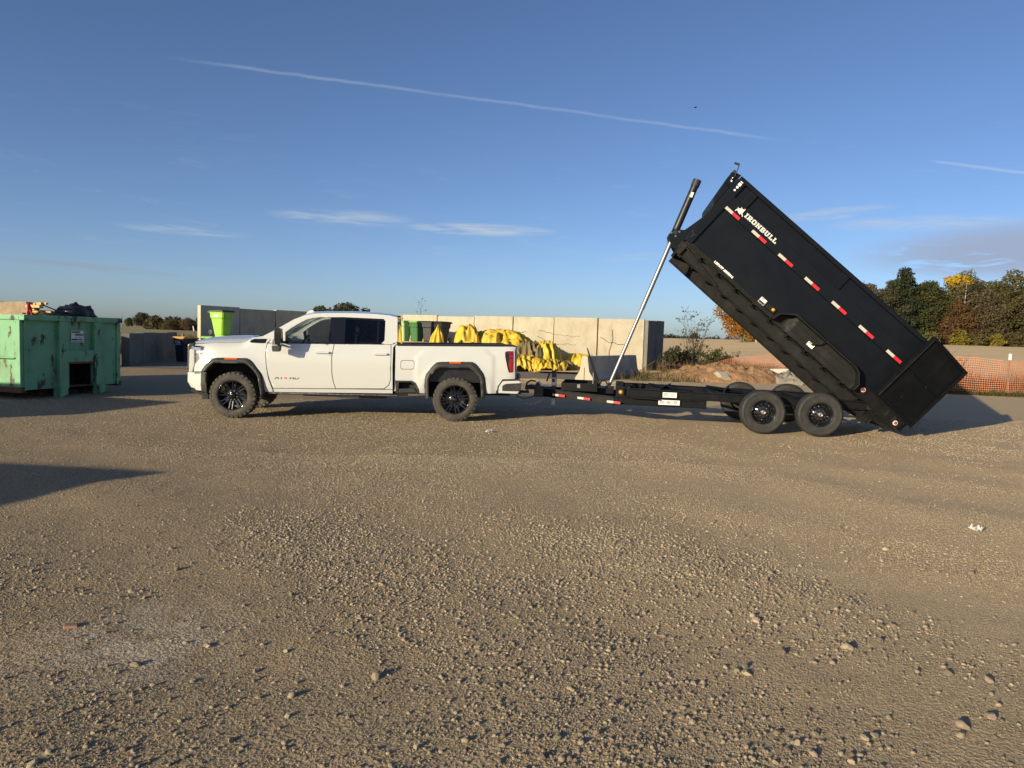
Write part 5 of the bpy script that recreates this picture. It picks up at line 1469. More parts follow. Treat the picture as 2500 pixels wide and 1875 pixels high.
for c in 'IRONBULL':
    g = GLY[c]; sc2 = lambda lp: [(.487 + (x + p[0]) * k * 1.36, 1.243 + p[1] * k) for p in lp]
    lt._j(panel(sc2(g[0]), lambda a, b: BW0 - .001, [sc2(h) for h in g[1:]], .05, .003), None)
    x += max(p[0] for p in g[0]) + .65
LS = (1.237 - .487) / ((x - .65) * k * 1.36)
lt.v = [((p[0] - .487) * LS + .487, p[1], p[2]) for p in lt.v]
P(lt, 'maker_lettering', 'logo_silver')
BULL = [(.296, 1.214), (.291, 1.236), (.302, 1.266), (.31, 1.279), (.293, 1.29), (.297, 1.304), (.314, 1.287), (.328, 1.299), (.346, 1.309), (.355, 1.323), (.337, 1.333), (.346, 1.343), (.367, 1.327), (.396, 1.331), (.412, 1.341), (.406, 1.356), (.417, 1.356), (.428, 1.339), (.421, 1.322), (.431, 1.299), (.425, 1.289), (.422, 1.269), (.451, 1.253), (.474, 1.22), (.462, 1.215), (.444, 1.235), (.418, 1.245), (.398, 1.238), (.412, 1.223), (.408, 1.215), (.389, 1.23), (.372, 1.226), (.352, 1.235), (.335, 1.247), (.312, 1.243), (.305, 1.216)]
P(panel(BULL, lambda a, b: BW0 - .001, (), .05, .003), 'bull_emblem', 'logo_silver')
us = text_mesh('USDOT 4095014', .068, 'decal_white', .62, .0042)
dm = max(v.co.x for v in us.vertices); zz = [v.co.z for v in us.vertices]
for v in us.vertices: v.co.x *= .452 / dm
link('registration_lettering', us, bed, (.658, .296, .290))
# round and square stickers on the front post, warning plate low on the side
for b, r_ in ((1.683, .034), (1.547, .024), (1.481, .019)): P(MB().cyl((.037, BW0 - .004, b), (.037, BW0 + .001, b), r_, n=20), 'round_sticker', 'decal_white')
P(MB().box(.008, .066, BW0 - .004, BW0 + .001, 1.583, 1.637), 'square_sticker', 'decal_white')
P(MB().box(.020, .055, BW0 - .0055, BW0 - .003, 1.672, 1.692), 'sticker_print', 'ink')
wl_ = P(MB().box(1.728, 1.858, .287, .292, .305, .415), 'warning_plate', 'plate_white')
MB().box(1.734, 1.852, .284, .288, .310, .352).build('plate_print', 'ink', wl_); MB().box(1.74, 1.80, .284, .288, .392, .405).build('plate_heading', 'red_tape', wl_)
lbx = P(MB().prism(fillet([(1.89, .315), (1.89, .40), (2.09, .415), (2.09, .315)], .03), .262, .30), 'lamp_bracket', 'trailer_dusty', .005)
MB().lathe([(0, -.014), (.026, -.012), (.030, 0)], 20, (2.04, .262, .368)).build('marker_lamp', 'amber_lens', lbx)

# ------------------------------------------------------------------ roll-off dumpsters
def dumpster(loc, rz, label, detail=True, group=None):
    """x across the end, y back along the body, end face at y = 0"""
    t = thing('dumpster', label, 'dumpster', loc, rz, group)
    Wd, Ln, zb, zt = 2.48, 6.4, .20, 1.66
    G = 'dump_green'
    e = MB()                                   # end wall with the hook opening cut out
    o0, o1, oz0, oz1 = 1.08, 1.72, .20, .74
    e._j(panel([(0, zb), (o0, zb), (o0, oz1), (o1, oz1), (o1, zb), (Wd, zb), (Wd, zt), (0, zt)], lambda x, z: .03 + .012 * math.sin(x * 3.1) * math.sin(z * 4), (), .15, .03), None)
    e.build('end_wall', G, t)
    for a, b in ((.0, .05), (Wd - .05, Wd)): MB().box(a, b, -.004, .06, zb, zt).build('corner_post', G, t, .008)
    for a, b in ((.79, 1.03), (1.72, 1.94)): MB().box(a, b, -.06, .03, zb - .02, zt).build('end_post', G, t, .012)
    MB().prism([(1.03, .74), (1.03, 1.02), (1.72, 1.02), (1.72, .74)], -.045, .03).build('hook_plate', G, t, .008)
    MB().box(1.02, 1.73, -.075, -.03, .72, .765).build('opening_lip', 'rust', t, .01)
    MB().box(o0 - .05, o1 + .05, .55, .58, zb - .05, .80).build('opening_back', 'chassis', t)
    for a, b in ((o0 - .06, o0 - .03), (o1 + .03, o1 + .06)): MB().box(a, b, .0, .56, zb - .04, .78).build('opening_side', 'chassis', t)
    MB().box(o0 - .03, o1 + .03, .0, .56, .775, .80).build('opening_top', 'chassis', t)
    MB().box(-.06, Wd + .06, -.075, .07, zt, zt + .115).build('top_rail', G, t, .02)
    for x0 in (-.06, Wd - .06):
        MB().box(x0, x0 + .12, .07, Ln, zt, zt + .11).build('top_rail', G, t, .02)
    for x0, sg in ((0.0, -1), (Wd, 1)):
        MB().box(x0 - .02, x0 + .02, .04, Ln, zb, zt).build('side_wall', G, t)
        for k in range(9):
            y = .02 + k * .78; MB().box(min(x0, x0 + sg * .085), max(x0, x0 + sg * .085), y, y + (.20 if k else .15), zb, zt).build('side_post', G, t, .012)
        MB().box(min(x0 - sg * .02, x0 + sg * .09), max(x0 - sg * .02, x0 + sg * .09), .0, Ln, zb - .05, zb + .07).build('bottom_rail', 'rust', t, .01)
    MB().box(.02, Wd - .02, Ln - .03, Ln, zb, zt).build('tail_door', G, t)
    MB().box(.03, Wd - .03, .06, Ln - .05, zb, zb + .03).build('floor', 'rust', t)
    MB().cyl((-.10, .14, .87), (-.10, 1.5, .88), .016).build('grab_bar', G, t)
    for x in (.82, 1.84):
        MB().beam((x, -.05, .15), (x, Ln, .15), .08, .16).build('skid', 'chassis', t)
        MB().prism([(x - .09, .0), (x - .09, .23), (x + .09, .23), (x + .09, .06)], -.16, .06).build('skid_shoe', 'dump_green', t, .02)
        MB().cyl((x - .12, .35, .095), (x + .12, .35, .095), .095, n=18).build('roller', 'rusty_steel', t)
    if detail:
        sg = MB().box(1.165, 1.50, .018, .024, 1.20, 1.46).build('sign', 'plate_white', t)
        link('sign_lettering', text_mesh('EXPRESS', .060, 'ink', .95, .0016, shear=.25), sg, (1.178, .014, 1.405))
        link('sign_lettering', text_mesh('DISPOSAL', .056, 'ink', .92, .0016, shear=.25), sg, (1.268, .014, 1.348))
        link('sign_lettering', text_mesh('-4500', .052, 'ink', .95, .0012), sg, (1.345, .014, 1.243))
        MB().box(1.18, 1.335, .013, .018, 1.244, 1.278).build('smudge', 'ink', sg); MB().box(1.26, 1.47, .013, .018, 1.305, 1.313).build('print_line', 'ink', sg); MB().box(1.18, 1.48, .013, .018, 1.214, 1.222).build('print_line', 'ink', sg)
    return t


DA = rad(75.6)
d1 = dumpster((-10.12, 14.71, 0), DA, 'scratched green roll-off dumpster full of scrap at the left edge', True)
d2 = dumpster((-13.45, 6.75, 0), DA, 'green roll-off dumpster outside the left frame edge, nearer one hidden from view', False)
d3 = thing('shadow_blocker', 'added unseen green skip outside the lower left, only its shadow on the gravel shows', 'blocker', (-9.25, 2.27, 0))  # unseen stand-in, footprint shaped so its shadow falls across the gravel
ft = [Vector((0, 0, 0)), Vector((-5.97, .54, 0)), Vector((-6.95, -1.76, 0)), Vector((-.98, -2.30, 0))]; cx_ = sum(ft, Vector()) / 4
lo_ = [cx_ + (p_ - cx_) * .88 + Vector((0, 0, .12)) for p_ in ft]; hi_ = [p_ + Vector((0, 0, 1.75)) for p_ in ft]
MB().add(lo_ + hi_, [(0, 1, 2, 3)] + [(i, i + 4, (i + 1) % 4 + 4, (i + 1) % 4) for i in range(4)]).build('body', 'dump_green', d3, auto=True)
for i in range(4): MB().beam(hi_[i] - Vector((0, 0, .05)), hi_[(i + 1) % 4] - Vector((0, 0, .05)), .09, .09).build('rim', 'dump_green', d3)
for i in (0, 2): MB().beam(lo_[i] - Vector((0, 0, .06)), lo_[i + 1] - Vector((0, 0, .06)), .1, .12).build('skid', 'rust', d3)
d2.scale = (1, 1, 1.06)
RM = Matrix.Translation((-10.12, 14.71, 0)) @ Matrix.Rotation(DA, 4, 'Z')
W_ = lambda x, y, z: tuple(RM @ Vector((x, y, z)))


def jag(mb, amt, seed, ax=None):
    mb.v = [(p[0] + amt * mnoise.noise(Vector(p) * 3 + Vector((seed, 0, 0))), p[1] + amt * mnoise.noise(Vector(p) * 3 + Vector((0, seed, 0))), p[2] + amt * mnoise.noise(Vector(p) * 3 + Vector((0, 0, seed)))) for p in mb.v]
    return mb


# timbers and bags in the dumpster
tim = thing('timber_beam', 'thick weathered timber with a splintered end lying on the dumpster', 'beam', W_(1.02, .9, 1.60), DA + rad(88))
tbm = MB(); nx_ = 24
for k in range(nx_):
    x0 = k * 3.6 / nx_; x1 = (k + 1) * 3.6 / nx_; tbm.box(x0, x1, -.16, .16, .10, .46)
jag(tbm, .03, 3).build('body', 'wood_old', tim)
sp = MB(); q = random.Random(4)
for k in range(16):
    y = q.uniform(-.15, .15); z = q.uniform(.18, .45); l = q.uniform(.05, .38); sp.beam((.02, y, z), (-l, y + q.uniform(-.03, .03), z + q.uniform(-.02, .02)), q.uniform(.04, .09), q.uniform(.03, .07))
jag(sp, .02, 9).build('splinters', 'wood_fresh', tim)
MB().prism([(-.02, .33), (.9, .40), (1.05, .462), (-.02, .455)], -.168, -.15).build('split_face', 'wood_fresh', tim)
MB().tube([(.55, -.17, .34), (.62, -.19, .28), (.75, -.19, .29), (.80, -.17, .36), (.70, -.19, .40)], .012, 5).build('iron_ring', 'ink', tim)
MB().tube([(2.2, -.17, .34), (2.4, -.19, .42), (2.55, -.18, .45)], .02, 5).build('iron_strap', 'ink', tim)
o = MB().beam((0, 0, 0), (.75, 0, .06), .09, .03).build('board', 'wood_old', None, loc=W_(.1, .1, 1.80), rot=(0, .05, DA + rad(95)))
tag(o, 'thin weathered board lying on the dumpster rim', 'board')
o = MB().cyl((0, 0, 0), (.55, .1, -.17), .013, n=6).build('metal_rod', 'ink', None, loc=W_(1.05, .7, 2.02), rot=(0, 0, DA - rad(10)))
tag(o, 'thin dark rod sticking out past the splintered timber', 'rod')
rg = MB().tube([(0, 0, 0), (.03, 0, .12), (.05, .02, .22), (.09, .0, .10), (.12, 0, -.04)], [.012, .03, .02, .03, .01], 6).build('red_strap', 'red_tape', None, loc=W_(.02, -.06, 1.80), rot=(0, 0, DA)); tag(rg, 'red rag hanging at the near corner of the dumpster', 'rag')


def lump(loc, sx, sy, sz, seed, label, cat, name, m, sub=4, amp=.35, fr=1.6, rz=0):
    b = bmesh.new(); bmesh.ops.create_icosphere(b, subdivisions=sub, radius=1)
    for v_ in b.verts:
        n = v_.co.normalized(); off = Vector((seed * 3.1, 1, 2))
        rdg = 1 - abs(mnoise.noise(n * fr * 2.2 + off)) * 2
        d = 1 + amp * mnoise.noise(n * fr + off) + amp * .45 * rdg + amp * .2 * mnoise.noise(n * fr * 6 + off)
        v_.co = Vector((n.x * sx, n.y * sy, max(n.z, -.15) * sz)) * d
    me = bpy.data.meshes.new(name); b.to_mesh(me); b.free(); me.polygons.foreach_set('use_smooth', [True] * len(me.polygons)); me.materials.append(MATS[m])
    return tag(link(name, me, None, loc, (0, 0, rz)), label, cat)


lump(W_(1.32, .55, 1.72), .26, .3, .17, 1, 'flat black plastic sheet bundle beside the timber in the dumpster', 'bag', 'plastic_bag', 'bag_black')
lump(W_(1.80, .5, 1.72), .36, .36, .30, 2, 'shiny black plastic bag heaped on the right of the dumpster', 'bag', 'plastic_bag', 'bag_black', amp=.5)

# ------------------------------------------------------------------ wheeled bins
def bin_(loc, rz, label, body, lid, group=None, s=1.0, text=None, tcol='decal_white', slant=True, lid_open=False):
    t = thing('wheeled_bin', label, 'bin', loc, rz, group); t.scale = (s, s, s)
    b = MB(); lv = [(.00, .25, .26), (.06, .26, .275), (.72, .29, .32), (.76, .32, .35), (.96, .325, .365), (.97, .36, .40), (1.0, .36, .40)]
    vs = []
    for z, a, c in lv:
        y0, y1 = -c, c - (.10 if z < .5 and slant else 0)
        ch = .05; vs += [(-a + ch, y0, z), (a - ch, y0, z), (a, y0 + ch, z), (a, y1 - ch, z), (a - ch, y1, z), (-a + ch, y1, z), (-a, y1 - ch, z), (-a, y0 + ch, z)]
    n = 8
    b.add(vs, [(j * n + i, j * n + (i + 1) % n, (j + 1) * n + (i + 1) % n, (j + 1) * n + i) for j in range(len(lv) - 1) for i in range(n)])
    b.add(vs[:8], [list(range(7, -1, -1))])
    b.build('body', body, t, auto=True)
    l = MB(); l.prism([(-.40, .995), (-.41, 1.03), (-.30, 1.085), (.25, 1.075), (.40, 1.045), (.43, 1.0)], -.37, .37)
    l.xform(Matrix.Rotation(math.pi / 2, 4, 'Z')); l.build('lid', lid, t, .015, auto=True)
    MB().cyl((-.30, .46, 1.0), (.30, .46, 1.0), .016).build('handle', body, t)
    for sx in (-.27, .27):
        wl = MB().lathe([(0, -.03), (.03, -.032), (.105, -.026), (.128, -.02), (.13, .02), (.105, .026), (0, .03)], 20); wl.xform(Matrix.Rotation(math.pi / 2, 4, 'Z')); wl.build('wheel', 'ink', t, loc=(sx, .33, .13))
        hb = MB().lathe([(.055, -.036), (.075, -.036)], 16); hb.xform(Matrix.Rotation(math.pi / 2, 4, 'Z')); hb.build('wheel_hub', 'dull_steel', t, loc=(sx, .33, .13))
    for sx in (-.18, .18): MB().box(sx - .012, sx + .012, -.372, -.34, .76, .95).build('rib', body, t)
    MB().box(-.12, .12, -.285, -.262, .42, .47).build('lift_bar', body, t)
    if text: link('bin_lettering', text_mesh(text, .15, tcol, 1.0, .004, align='CENTER'), t, (0, -.372, .80))
    if text: MB().box(-.17, .17, -.378, -.371, .745, .765).build('print_line', tcol, t)
    return t


GB = 'bins parked by the shaded wall'
g1 = bin_((-13.6, 33.15, 1.225), rad(70), 'bright lime green wheeled bin standing up on the stacked lids', 'bin_green', 'bin_black', None, 1.08)
MB().box(-.342, -.330, -.14, .14, .80, .88).build('bin_sticker', 'decal_white', g1)
bin_((-14.9, 32.3, 0), rad(-25), 'navy bin with white lettering and orange lid, leftmost of its row', 'bin_navy', 'lid_orange', GB, 1.05, 'P.I.G.')
bin_((-14.05, 33.3, 0), rad(-30), 'black bin with pale green lid beside the navy bin', 'bin_black', 'lid_green', GB, 1.08)
bin_((-13.15, 33.05, 0), rad(-28), 'black bin with yellow lid under the lime green bin', 'bin_black', 'lid_yellow', GB, 1.07)
bin_((-12.25, 33.0, 0), rad(-28), 'black bin with tan lid right of the lime green bin', 'bin_black', 'lid_tan', GB, 1.07)
o = MB().box(-.45, .45, -.4, .4, 0, .06).build('bin_lid', 'lid_green', None, .015, loc=(-13.2, 33.0, 1.165), rot=(0, 0, rad(-30))); tag(o, 'loose green lid lying under the lime green bin', 'lid')
o = MB().prism([(-.55, 0), (-.48, .07), (.45, .11), (.55, .02), (.5, 0)], -.35, .35).build('bin_lid', 'lid_tan', None, .015, loc=(-12.2, 33.0, 1.165), rot=(0, 0, rad(-20))); tag(o, 'loose tan lid lying right of the lime green bin', 'lid')
# platform with pale green bins in the corner of the bunker
pf = thing('timber_platform', 'brown timber platform carrying bins in front of the tan wall', 'platform', (-5.0, 37.6, 0), rad(-25))
for k in range(5): MB().box(-1.7 + k * .66, -1.08 + k * .66, -.55, .75, 1.10, 1.17).build('plank', 'wood_old', pf, .008)
for x in (-1.6, 0, 1.5): MB().box(x - .08, x + .08, -.5, .7, 0, 1.10).build('support', 'wood_old', pf)
MB().box(-1.72, 1.62, -.58, -.552, .98, 1.16).build('fascia', 'wood_old', pf)
GB2 = 'bins standing on the timber platform'
for i, (u, vv_, m, lab, rz) in enumerate(((-1.15, -.1, 'bin_pale_green', 'pale green bin on the platform, leftmost behind the cab', -40), (-.42, .05, 'bin_dark_green', 'black fronted bin with green lid on the platform, second from the cab', -42),
                                          (.25, .2, 'bin_black', 'dark bin on the platform, third from the cab', -25), (.95, .25, 'bin_black', 'black bin on the platform, nearest the cone of tarp', -38))):
    c, s_ = math.cos(rad(-25)), math.sin(rad(-25))
    bin_((-4.72 + u * c - vv_ * s_, 37.5 + u * s_ + vv_ * c, 1.172), rad(rz), lab, m, 'lid_green' if i < 2 else 'bin_black', GB2, 1.0)

# ------------------------------------------------------------------ yellow tarps
def tarp(cx, cy, rx, ry, h, rz, seed, label, peak=1.0, fold=5.0, z0=0.0, n=64, m='tarp_yellow', px=0.0, py=0.0, amp=.22):
    """crumpled sheet: domed heap with ridged folds, hem lying on what is below"""
    vs = np.zeros((n, n, 3)); R_ = random.Random(seed); ph = R_.uniform(0, 6); off = Vector((seed * 7.3, seed * 1.7, 0))
    ang = R_.uniform(0, 3.14)
    for i in range(n):
        for j in range(n):
            u, v_ = 2 * i / (n - 1) - 1, 2 * j / (n - 1) - 1
            wu = u + .10 * mnoise.noise(Vector((u * 2.2, v_ * 2.2, 1)) + off); wv = v_ + .10 * mnoise.noise(Vector((u * 2.2, v_ * 2.2, 5)) + off)
            r_ = min(1, math.hypot(wu - px * (1 - abs(u)), wv - py * (1 - abs(v_))))
            dome = (1 - r_ ** 1.5) ** peak
            th = math.atan2(wv - py, wu - px); kf = fold * .62
            f1 = 1 - abs(mnoise.noise(Vector((math.cos(th) * kf, math.sin(th) * kf, r_ * 1.1)) + off)) * 2.4
            f2 = 1 - abs(mnoise.noise(Vector(((u * math.cos(ang) + v_ * math.sin(ang)) * fold * .9, (v_ * math.cos(ang) - u * math.sin(ang)) * fold * .3, 7)) + off)) * 2.2
            f3 = 1 - abs(mnoise.noise(Vector((u * fold * 2.2, v_ * fold * 1.6, 3)) + off)) * 2
            z = h * dome + amp * h * (f1 * .75 * min(1, r_ * 2) + f2 * .5 + f3 * .10) * (.25 + .75 * min(1, dome * 2.2)) - .02
            edge = max(0, r_ - .86) * 3
            vs[i, j] = (u * rx * (1 + .08 * f2), v_ * ry * (1 + .08 * f1), max(.02 + .03 * f3, z * (1 - min(1, edge) * .8)))
    q = (np.arange(n - 1)[:, None] * n + np.arange(n - 1)[None, :]).ravel(); ff = np.stack([q, q + n, q + n + 1, q + 1], 1)
    c = vs.reshape(-1, 3)[ff].mean(1); keep = ((c[:, 0] / rx) ** 2 + (c[:, 1] / ry) ** 2) < (1.05 + .25 * (vnoise(c[:, 0] * 2, c[:, 1] * 2, seed) - .5))
    o_ = link('yellow_tarp', np_mesh('yellow_tarp', vs.reshape(-1, 3), ff[keep], m, True), None, (cx, cy, z0), (0, 0, rz))
    so = o_.modifiers.new('thickness', 'SOLIDIFY'); so.thickness = .012; so.offset = -1
    return tag(o_, label, 'tarp', 'heap of yellow tarps')


tarp(-3.78, 34.6, .66, .7, 1.98, .2, 1, 'yellow tarp standing in a pointed cone behind the truck bed', 1.1, 3.2, amp=.10, px=.2)
tarp(-1.75, 34.7, 1.2, 1.1, 1.95, .15, 2, 'long yellow tarp draped in folds, highest in the middle of the heap', .5, 5, px=-.6, amp=.2)
tarp(-.5, 34.5, 1.4, 1.0, 1.72, -.25, 3, 'yellow tarp hump sagging to the right behind the tailgate', .34, 5, px=-.1, amp=.22)
tarp(-.75, 35.1, 1.9, .9, 1.80, -.1, 14, 'broad dusty yellow tarp lying behind the other tarps along the wall', .3, 6, amp=.12)
tarp(-2.1, 33.6, .9, .7, 1.30, .2, 4, 'dusty rounded yellow tarp bulge in front of the heap', .5, 2.5, amp=.10)
tarp(.80, 33.9, .8, .8, 1.15, .3, 5, 'dark folded underside of tarp rolled open right of the tailgate', .5, 4, m='tarp_under', amp=.35)
tarp(1.5, 34.1, 1.0, .85, 1.25, .6, 6, 'yellow tarp with dark hollows right of the rolled tarp', .7, 5, amp=.30)
tarp(.35, 32.9, 1.2, .85, .60, -.2, 7, 'crumpled yellow tarp spread low in front, beside the tail light', .5, 6, amp=.45)
tarp(1.55, 32.8, 1.1, .75, .46, .3, 8, 'low crumpled yellow tarp at the front right of the heap', .55, 6, amp=.5)
tarp(2.35, 33.4, .7, .6, .46, .5, 9, 'greyish dirty tarp end at the right of the heap', .6, 5, amp=.4, m='tarp_under')
tarp(3.25, 35.0, .95, .6, .80, -.35, 10, 'separate bundled yellow tarp leaning against the wall', .3, 5, amp=.16, px=-.2)

# ------------------------------------------------------------------ dirt pile, slab, rubble, rake
def heap(name, loc, rx, ry, h, seed, m, label, cat, n=90, ridge=.6, rough=.12):
    u = np.linspace(-1.15, 1.15, n); U, V_ = np.meshgrid(u, u)
    wob = (fbm(U * 2 + seed, V_ * 2, 3, seed) - .5) * .5; r_ = np.sqrt((U * (1 + wob)) ** 2 + (V_ * (1 + wob)) ** 2)
    z = h * np.clip(1 - r_ ** 1.6, -.1, 1) ** ridge if False else h * np.sign(1 - r_) * np.abs(1 - np.minimum(r_, 1.15) ** 1.6) ** ridge
    z = z * (.65 + .7 * fbm(U * 3 + 5, V_ * 3, 3, seed + 3)) + (fbm(U * 14, V_ * 10, 3, seed + 8) - .5) * rough * np.clip(1.2 - r_, 0, 1) * 2
    vv = np.stack([(U * rx).ravel(), (V_ * ry).ravel(), z.ravel() - .01], 1); q = (np.arange(n - 1)[:, None] * n + np.arange(n - 1)[None, :]).ravel(); ff = np.stack([q, q + 1, q + n + 1, q + n], 1)
    keep = r_.ravel()[ff].max(1) < 1.12
    return tag(link(name, np_mesh(name, vv, ff[keep], m, True), None, loc), label, cat)


mat('dirt', (.29, .165, .082), .97, var=.3, vscale=2.5, dirt=((.17, .105, .055), .7, 4), bump=.09, bscale=9)
mat('rubble', (.215, .19, .155), .97, var=.3, vscale=4, bump=.06, bscale=8)
heap('dirt_pile', (8.85, 29.9, 0), 2.95, 1.25, .68, 4, 'dirt', 'long brown pile of loose dirt behind the trailer frame', 'dirt pile', rough=.26)
heap('rubble_heap', (11.9, 29.6, 0), 1.35, .9, .5, 9, 'rubble', 'low grey heap of clods right of the brown dirt pile', 'rubble heap', rough=.3)
o = MB().prism([(-3.2, 0), (-3.2, .42), (2.2, .62), (2.2, 0)], -.35, .35).build('concrete_block', 'concrete_pale', None, .03, loc=(12.0, 31.6, .0), rot=(0, 0, rad(-6))); tag(o, 'pale concrete block lying behind the dirt pile', 'block')
o = jag(MB().prism([(-.34, 0), (-.2, .10), (.2, .12), (.34, .02), (.1, -.06)], -.2, .2), .05, 4).build('concrete_fragment', 'concrete', None, .01, loc=(8.55, 28.85, .24), rot=(.5, .15, .3)); tag(o, 'small pale concrete fragment lying on the dirt pile', 'fragment')
rk = thing('rake_attachment', 'rusty grapple rake with curved tines at the left of the dirt pile', 'rake', (6.95, 30.3, 0), rad(8))
MB().cyl((-.75, 0, .86), (.95, .15, .80), .05).build('crossbar', 'rusty_steel', rk); MB().cyl((-.75, .35, .70), (.95, .5, .66), .05).build('crossbar', 'rusty_steel', rk)
rk.scale = (.8, .8, .72)
for k in range(6):
    x = -.7 + k * .31; MB().tube([(x, .55, .55), (x, .35, .82), (x - .02, .05, .93), (x - .05, -.25, .85), (x - .1, -.45, .60), (x - .12, -.5, .30)], [.02, .024, .024, .02, .015, .008], 6).build('tine', 'rusty_steel', rk)
for i, (x, y, l, rz, ry) in enumerate(((5.6, 28.6, 1.3, 15, -10), (5.0, 28.3, .8, -20, -35), (6.3, 28.8, .9, 40, -8))):
    o = MB().cyl((0, 0, 0), (l, 0, 0), .014, n=6).build('steel_rod', 'rusty_steel', None, loc=(x, y, .25 + .1 * i), rot=(0, rad(ry), rad(rz)))
    tag(o, ['thin rusty rod lying in weeds right of the hoist rod', 'short rusty rod leaning beside the jersey barrier', 'rusty rod end sticking out towards the dirt pile'][i], 'rod')

# ------------------------------------------------------------------ orange netting fence
def net_fence(path, hfn, label, cell=.075, wd=.011, seed=0, rows=16):
    t = thing('netting_fence', label, 'fence', (path[0][0], path[0][1], 0))
    P_ = [Vector((p[0] - path[0][0], p[1] - path[0][1])) for p in path]; L_ = [0]
    for a, b in zip(P_, P_[1:]): L_.append(L_[-1] + (b - a).length)
    def at2(s):
        for k in range(len(P_) - 1):
            if s <= L_[k + 1] or k == len(P_) - 2: return P_[k].lerp(P_[k + 1], (s - L_[k]) / (L_[k + 1] - L_[k]))
    ns = int(L_[-1] / cell); nh = rows
    pts = np.zeros((ns + 1, nh + 1, 3))
    for i in range(ns + 1):
        s = i * cell; p = at2(s); top, bot = hfn(s)
        for j in range(nh + 1):
            u = j / nh; q = .10 * mnoise.noise(Vector((s * .9, u * 1.5, seed))) + .05 * mnoise.noise(Vector((s * 3, u * 3, seed)))
            pts[i, j] = (p.x + .03 * mnoise.noise(Vector((s * 2, u * 4, seed + 3))), p.y + q, bot + (top - bot) * u + .02 * mnoise.noise(Vector((s * 2.5, u * 2, seed + 9))))
    pts[:, :, 2] += terrain(pts[:, :, 0] + path[0][0], pts[:, :, 1] + path[0][1])
    vs = []; fs = []; k = 0
    dz = np.array([0, 0, wd]); dxv = np.array([wd, 0, 0])
    a = pts[:-1, :, :].reshape(-1, 3); b = pts[1:, :, :].reshape(-1, 3)
    h1 = np.stack([a - dz / 2, b - dz / 2, b + dz / 2, a + dz / 2], 1).reshape(-1, 3)
    a = pts[:, :-1, :].reshape(-1, 3); b = pts[:, 1:, :].reshape(-1, 3)
    v1 = np.stack([a - dxv / 2, a + dxv / 2, b + dxv / 2, b - dxv / 2], 1).reshape(-1, 3)
    vv = np.concatenate([h1, v1]); ff = np.arange(len(vv)).reshape(-1, 4)
    link('netting', np_mesh('netting', vv, ff, 'netting'), t)
    return t, at2, L_[-1]


def h_left(s):
    top = interp(s, [(0, .58), (1.3, .93), (3.2, 1.14), (4.6, 1.30), (6.2, 1.36), (8, 1.35), (10, 1.3)]); return top, interp(s, [(0, .42), (1.2, .55), (3, .50), (5, .35), (7, .1), (10, .05)])


fA, at2, LA = net_fence([(8.7, 32.2), (12.0, 32.4), (15.3, 30.6), (16.4, 28.0)], h_left, 'sagging orange plastic netting behind the dirt pile, under the bed', cell=.08, wd=.009, seed=1, rows=9)
for s, l, ln in ((.1, .62, .5), (4.4, 1.95, .05), (8.0, 1.5, .0)):
    p = at2(s); MB().beam((p.x, p.y + .04, 0), (p.x - ln, p.y + .04, l), .035, .035).build('stake', 'post_wood', fA)
p = at2(4.4); MB().box(p.x - .03, p.x + .02, p.y + .01, p.y + .07, 1.72, 1.95).build('stake_tip', 'decal_white', fA)
fB, at2, LB = net_fence([(15.8, 26.6), (18.0, 26.1), (21.0, 26.6), (26.0, 27.9)], lambda s: (1.30 + .06 * math.sin(s * 1.7), .03), 'upright orange plastic netting right of the folded trailer door', seed=2)
for s in (.4, 2.55, 5.2, 8.0):
    p = at2(s); st_ = MB().box(p.x - .025, p.x + .025, p.y + .02, p.y + .07, 0, 1.50 if abs(s - 2.55) < .1 else 1.30).build('stake', 'post_wood', fB)
p = at2(2.55); MB().box(p.x - .03, p.x + .03, p.y + .0, p.y + .08, 1.30, 1.53).build('stake_tip', 'decal_white', fB)

# ------------------------------------------------------------------ posts, pole, bird, litter
for x, y, h, lab in ((-17.9, 38.5, 1.15, 'short weathered fence post at the field edge'), (-21.5, 39.5, 1.1, 'grey fence post just right of the dumpster')):
    t = thing('fence_post', lab, 'post', (x, y, 0)); MB().cyl((0, 0, 0), (.02, 0, h), .075, .065, 10).build('shaft', 'post_wood', t); MB().cyl((.02, 0, h), (.02, 0, h + .03), .07, .04, 10).build('cap', 'post_wood', t)
t = thing('marker_stake', 'leaning stake with white top among the field weeds', 'stake', (-17.1, 38.6, 0)); MB().beam((0, 0, 0), (-.22, 0, 1.35), .04, .02).build('shaft', 'rust', t); MB().beam((-.224, 0, 1.352), (-.27, 0, 1.62), .06, .03).build('tip', 'decal_white', t)
t = thing('utility_pole', 'far thin utility pole just right of the dumpster', 'pole', (-165, 300, -.3)); MB().cyl((0, 0, 0), (0, 0, 6.2), .14, .10, 8).build('shaft', 'post_wood', t); MB().box(-1.0, 1.0, -.06, .06, 5.5, 5.7).build('cross_arm', 'post_wood', t)
bd_ = thing('bird', 'tiny dark bird flying high above the hoist', 'bird', (14.4, 60, 20.8), rad(30))
bb = MB().tube([(-.14, 0, 0), (-.06, 0, .02), (.05, 0, .02), (.12, 0, .03), (.16, 0, .02)], [.008, .045, .05, .035, .008], 8); bb.build('body', 'ink', bd_)
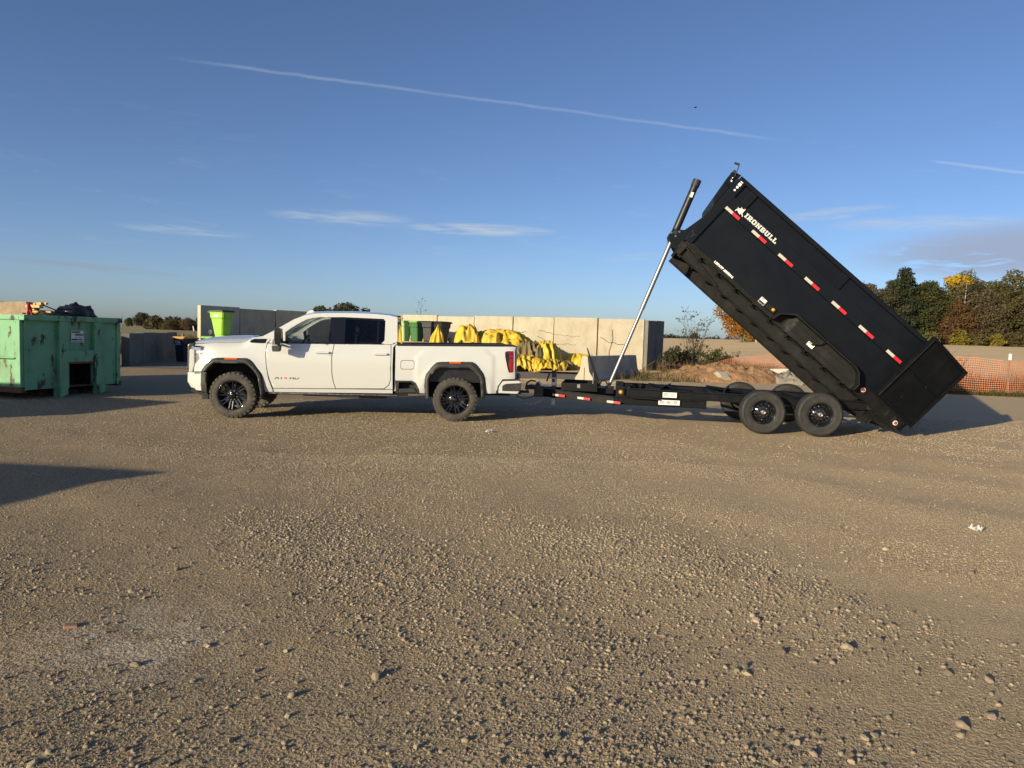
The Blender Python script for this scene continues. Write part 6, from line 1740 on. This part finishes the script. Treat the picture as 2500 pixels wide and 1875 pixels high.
for sg in (-1, 1): MB().prism([(-.05, 0), (.08, 0), (.04, .02), (-.04, .02)], 0, .01).add([(-.06, 0, .03), (.07, 0, .03), (.02, sg * .20, .10), (-.05, sg * .30, .07)], [(0, 1, 2, 3)]).build('wing', 'ink', bd_)


def crumple(loc, s, seed, m, label, cat, name):
    n = 14; R_ = random.Random(seed); vs = []
    for i in range(n):
        for j in range(n):
            u, v_ = i / (n - 1) - .5, j / (n - 1) - .5; p = Vector((u * 4, v_ * 4, seed))
            vs.append((u * s + .1 * s * mnoise.noise(p * 1.3), v_ * s * .7 + .1 * s * mnoise.noise(p * 1.1 + Vector((3, 0, 0))), s * .12 + .55 * s * abs(mnoise.noise(p * .9)) + .15 * s * mnoise.noise(p * 3)))
    mb_ = MB().add(vs, [(i * n + j, (i + 1) * n + j, (i + 1) * n + j + 1, i * n + j + 1) for i in range(n - 1) for j in range(n - 1)])
    return tag(mb_.build(name, m, None, loc=loc, rot=(0, 0, R_.uniform(0, 6))), label, cat)


crumple((4.32, 6.46, float(gz(4.32, 6.46)) - .012), .115, 3, 'scrap_paper', 'crumpled white scrap of paper on the gravel at right', 'paper', 'paper_scrap')
crumple((-.35, 12.05, float(gz(-.35, 12.05)) - .02), .15, 5, 'scrap_paper', 'flat pale scrap on the gravel below the trailer hitch', 'scrap', 'paper_scrap')
o = jag(MB().box(-.032, .032, -.02, .02, -.005, .017), .005, 2).build('brick_fragment', 'brick_red', None, .004, loc=(-2.36, 3.76, float(gz(-2.36, 3.76))), rot=(.1, .12, .5)); tag(o, 'reddish flat brick fragment on the gravel at left', 'brick')
# wheel-side tarmac strip edge of loose stones in front of the bunker
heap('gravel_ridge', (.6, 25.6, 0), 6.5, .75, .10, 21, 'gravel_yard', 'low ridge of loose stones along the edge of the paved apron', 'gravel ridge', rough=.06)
# deep inside of the wood, reading as one mass
wd_ = wood_line([(57, 164), (66, 166), (80, 166), (100, 168), (120, 166), (150, 164)], 12.5, 16000, 12, 'leaf_olive', 'dark interior of the wood behind the front trees')


wd_.location.z = 1.6
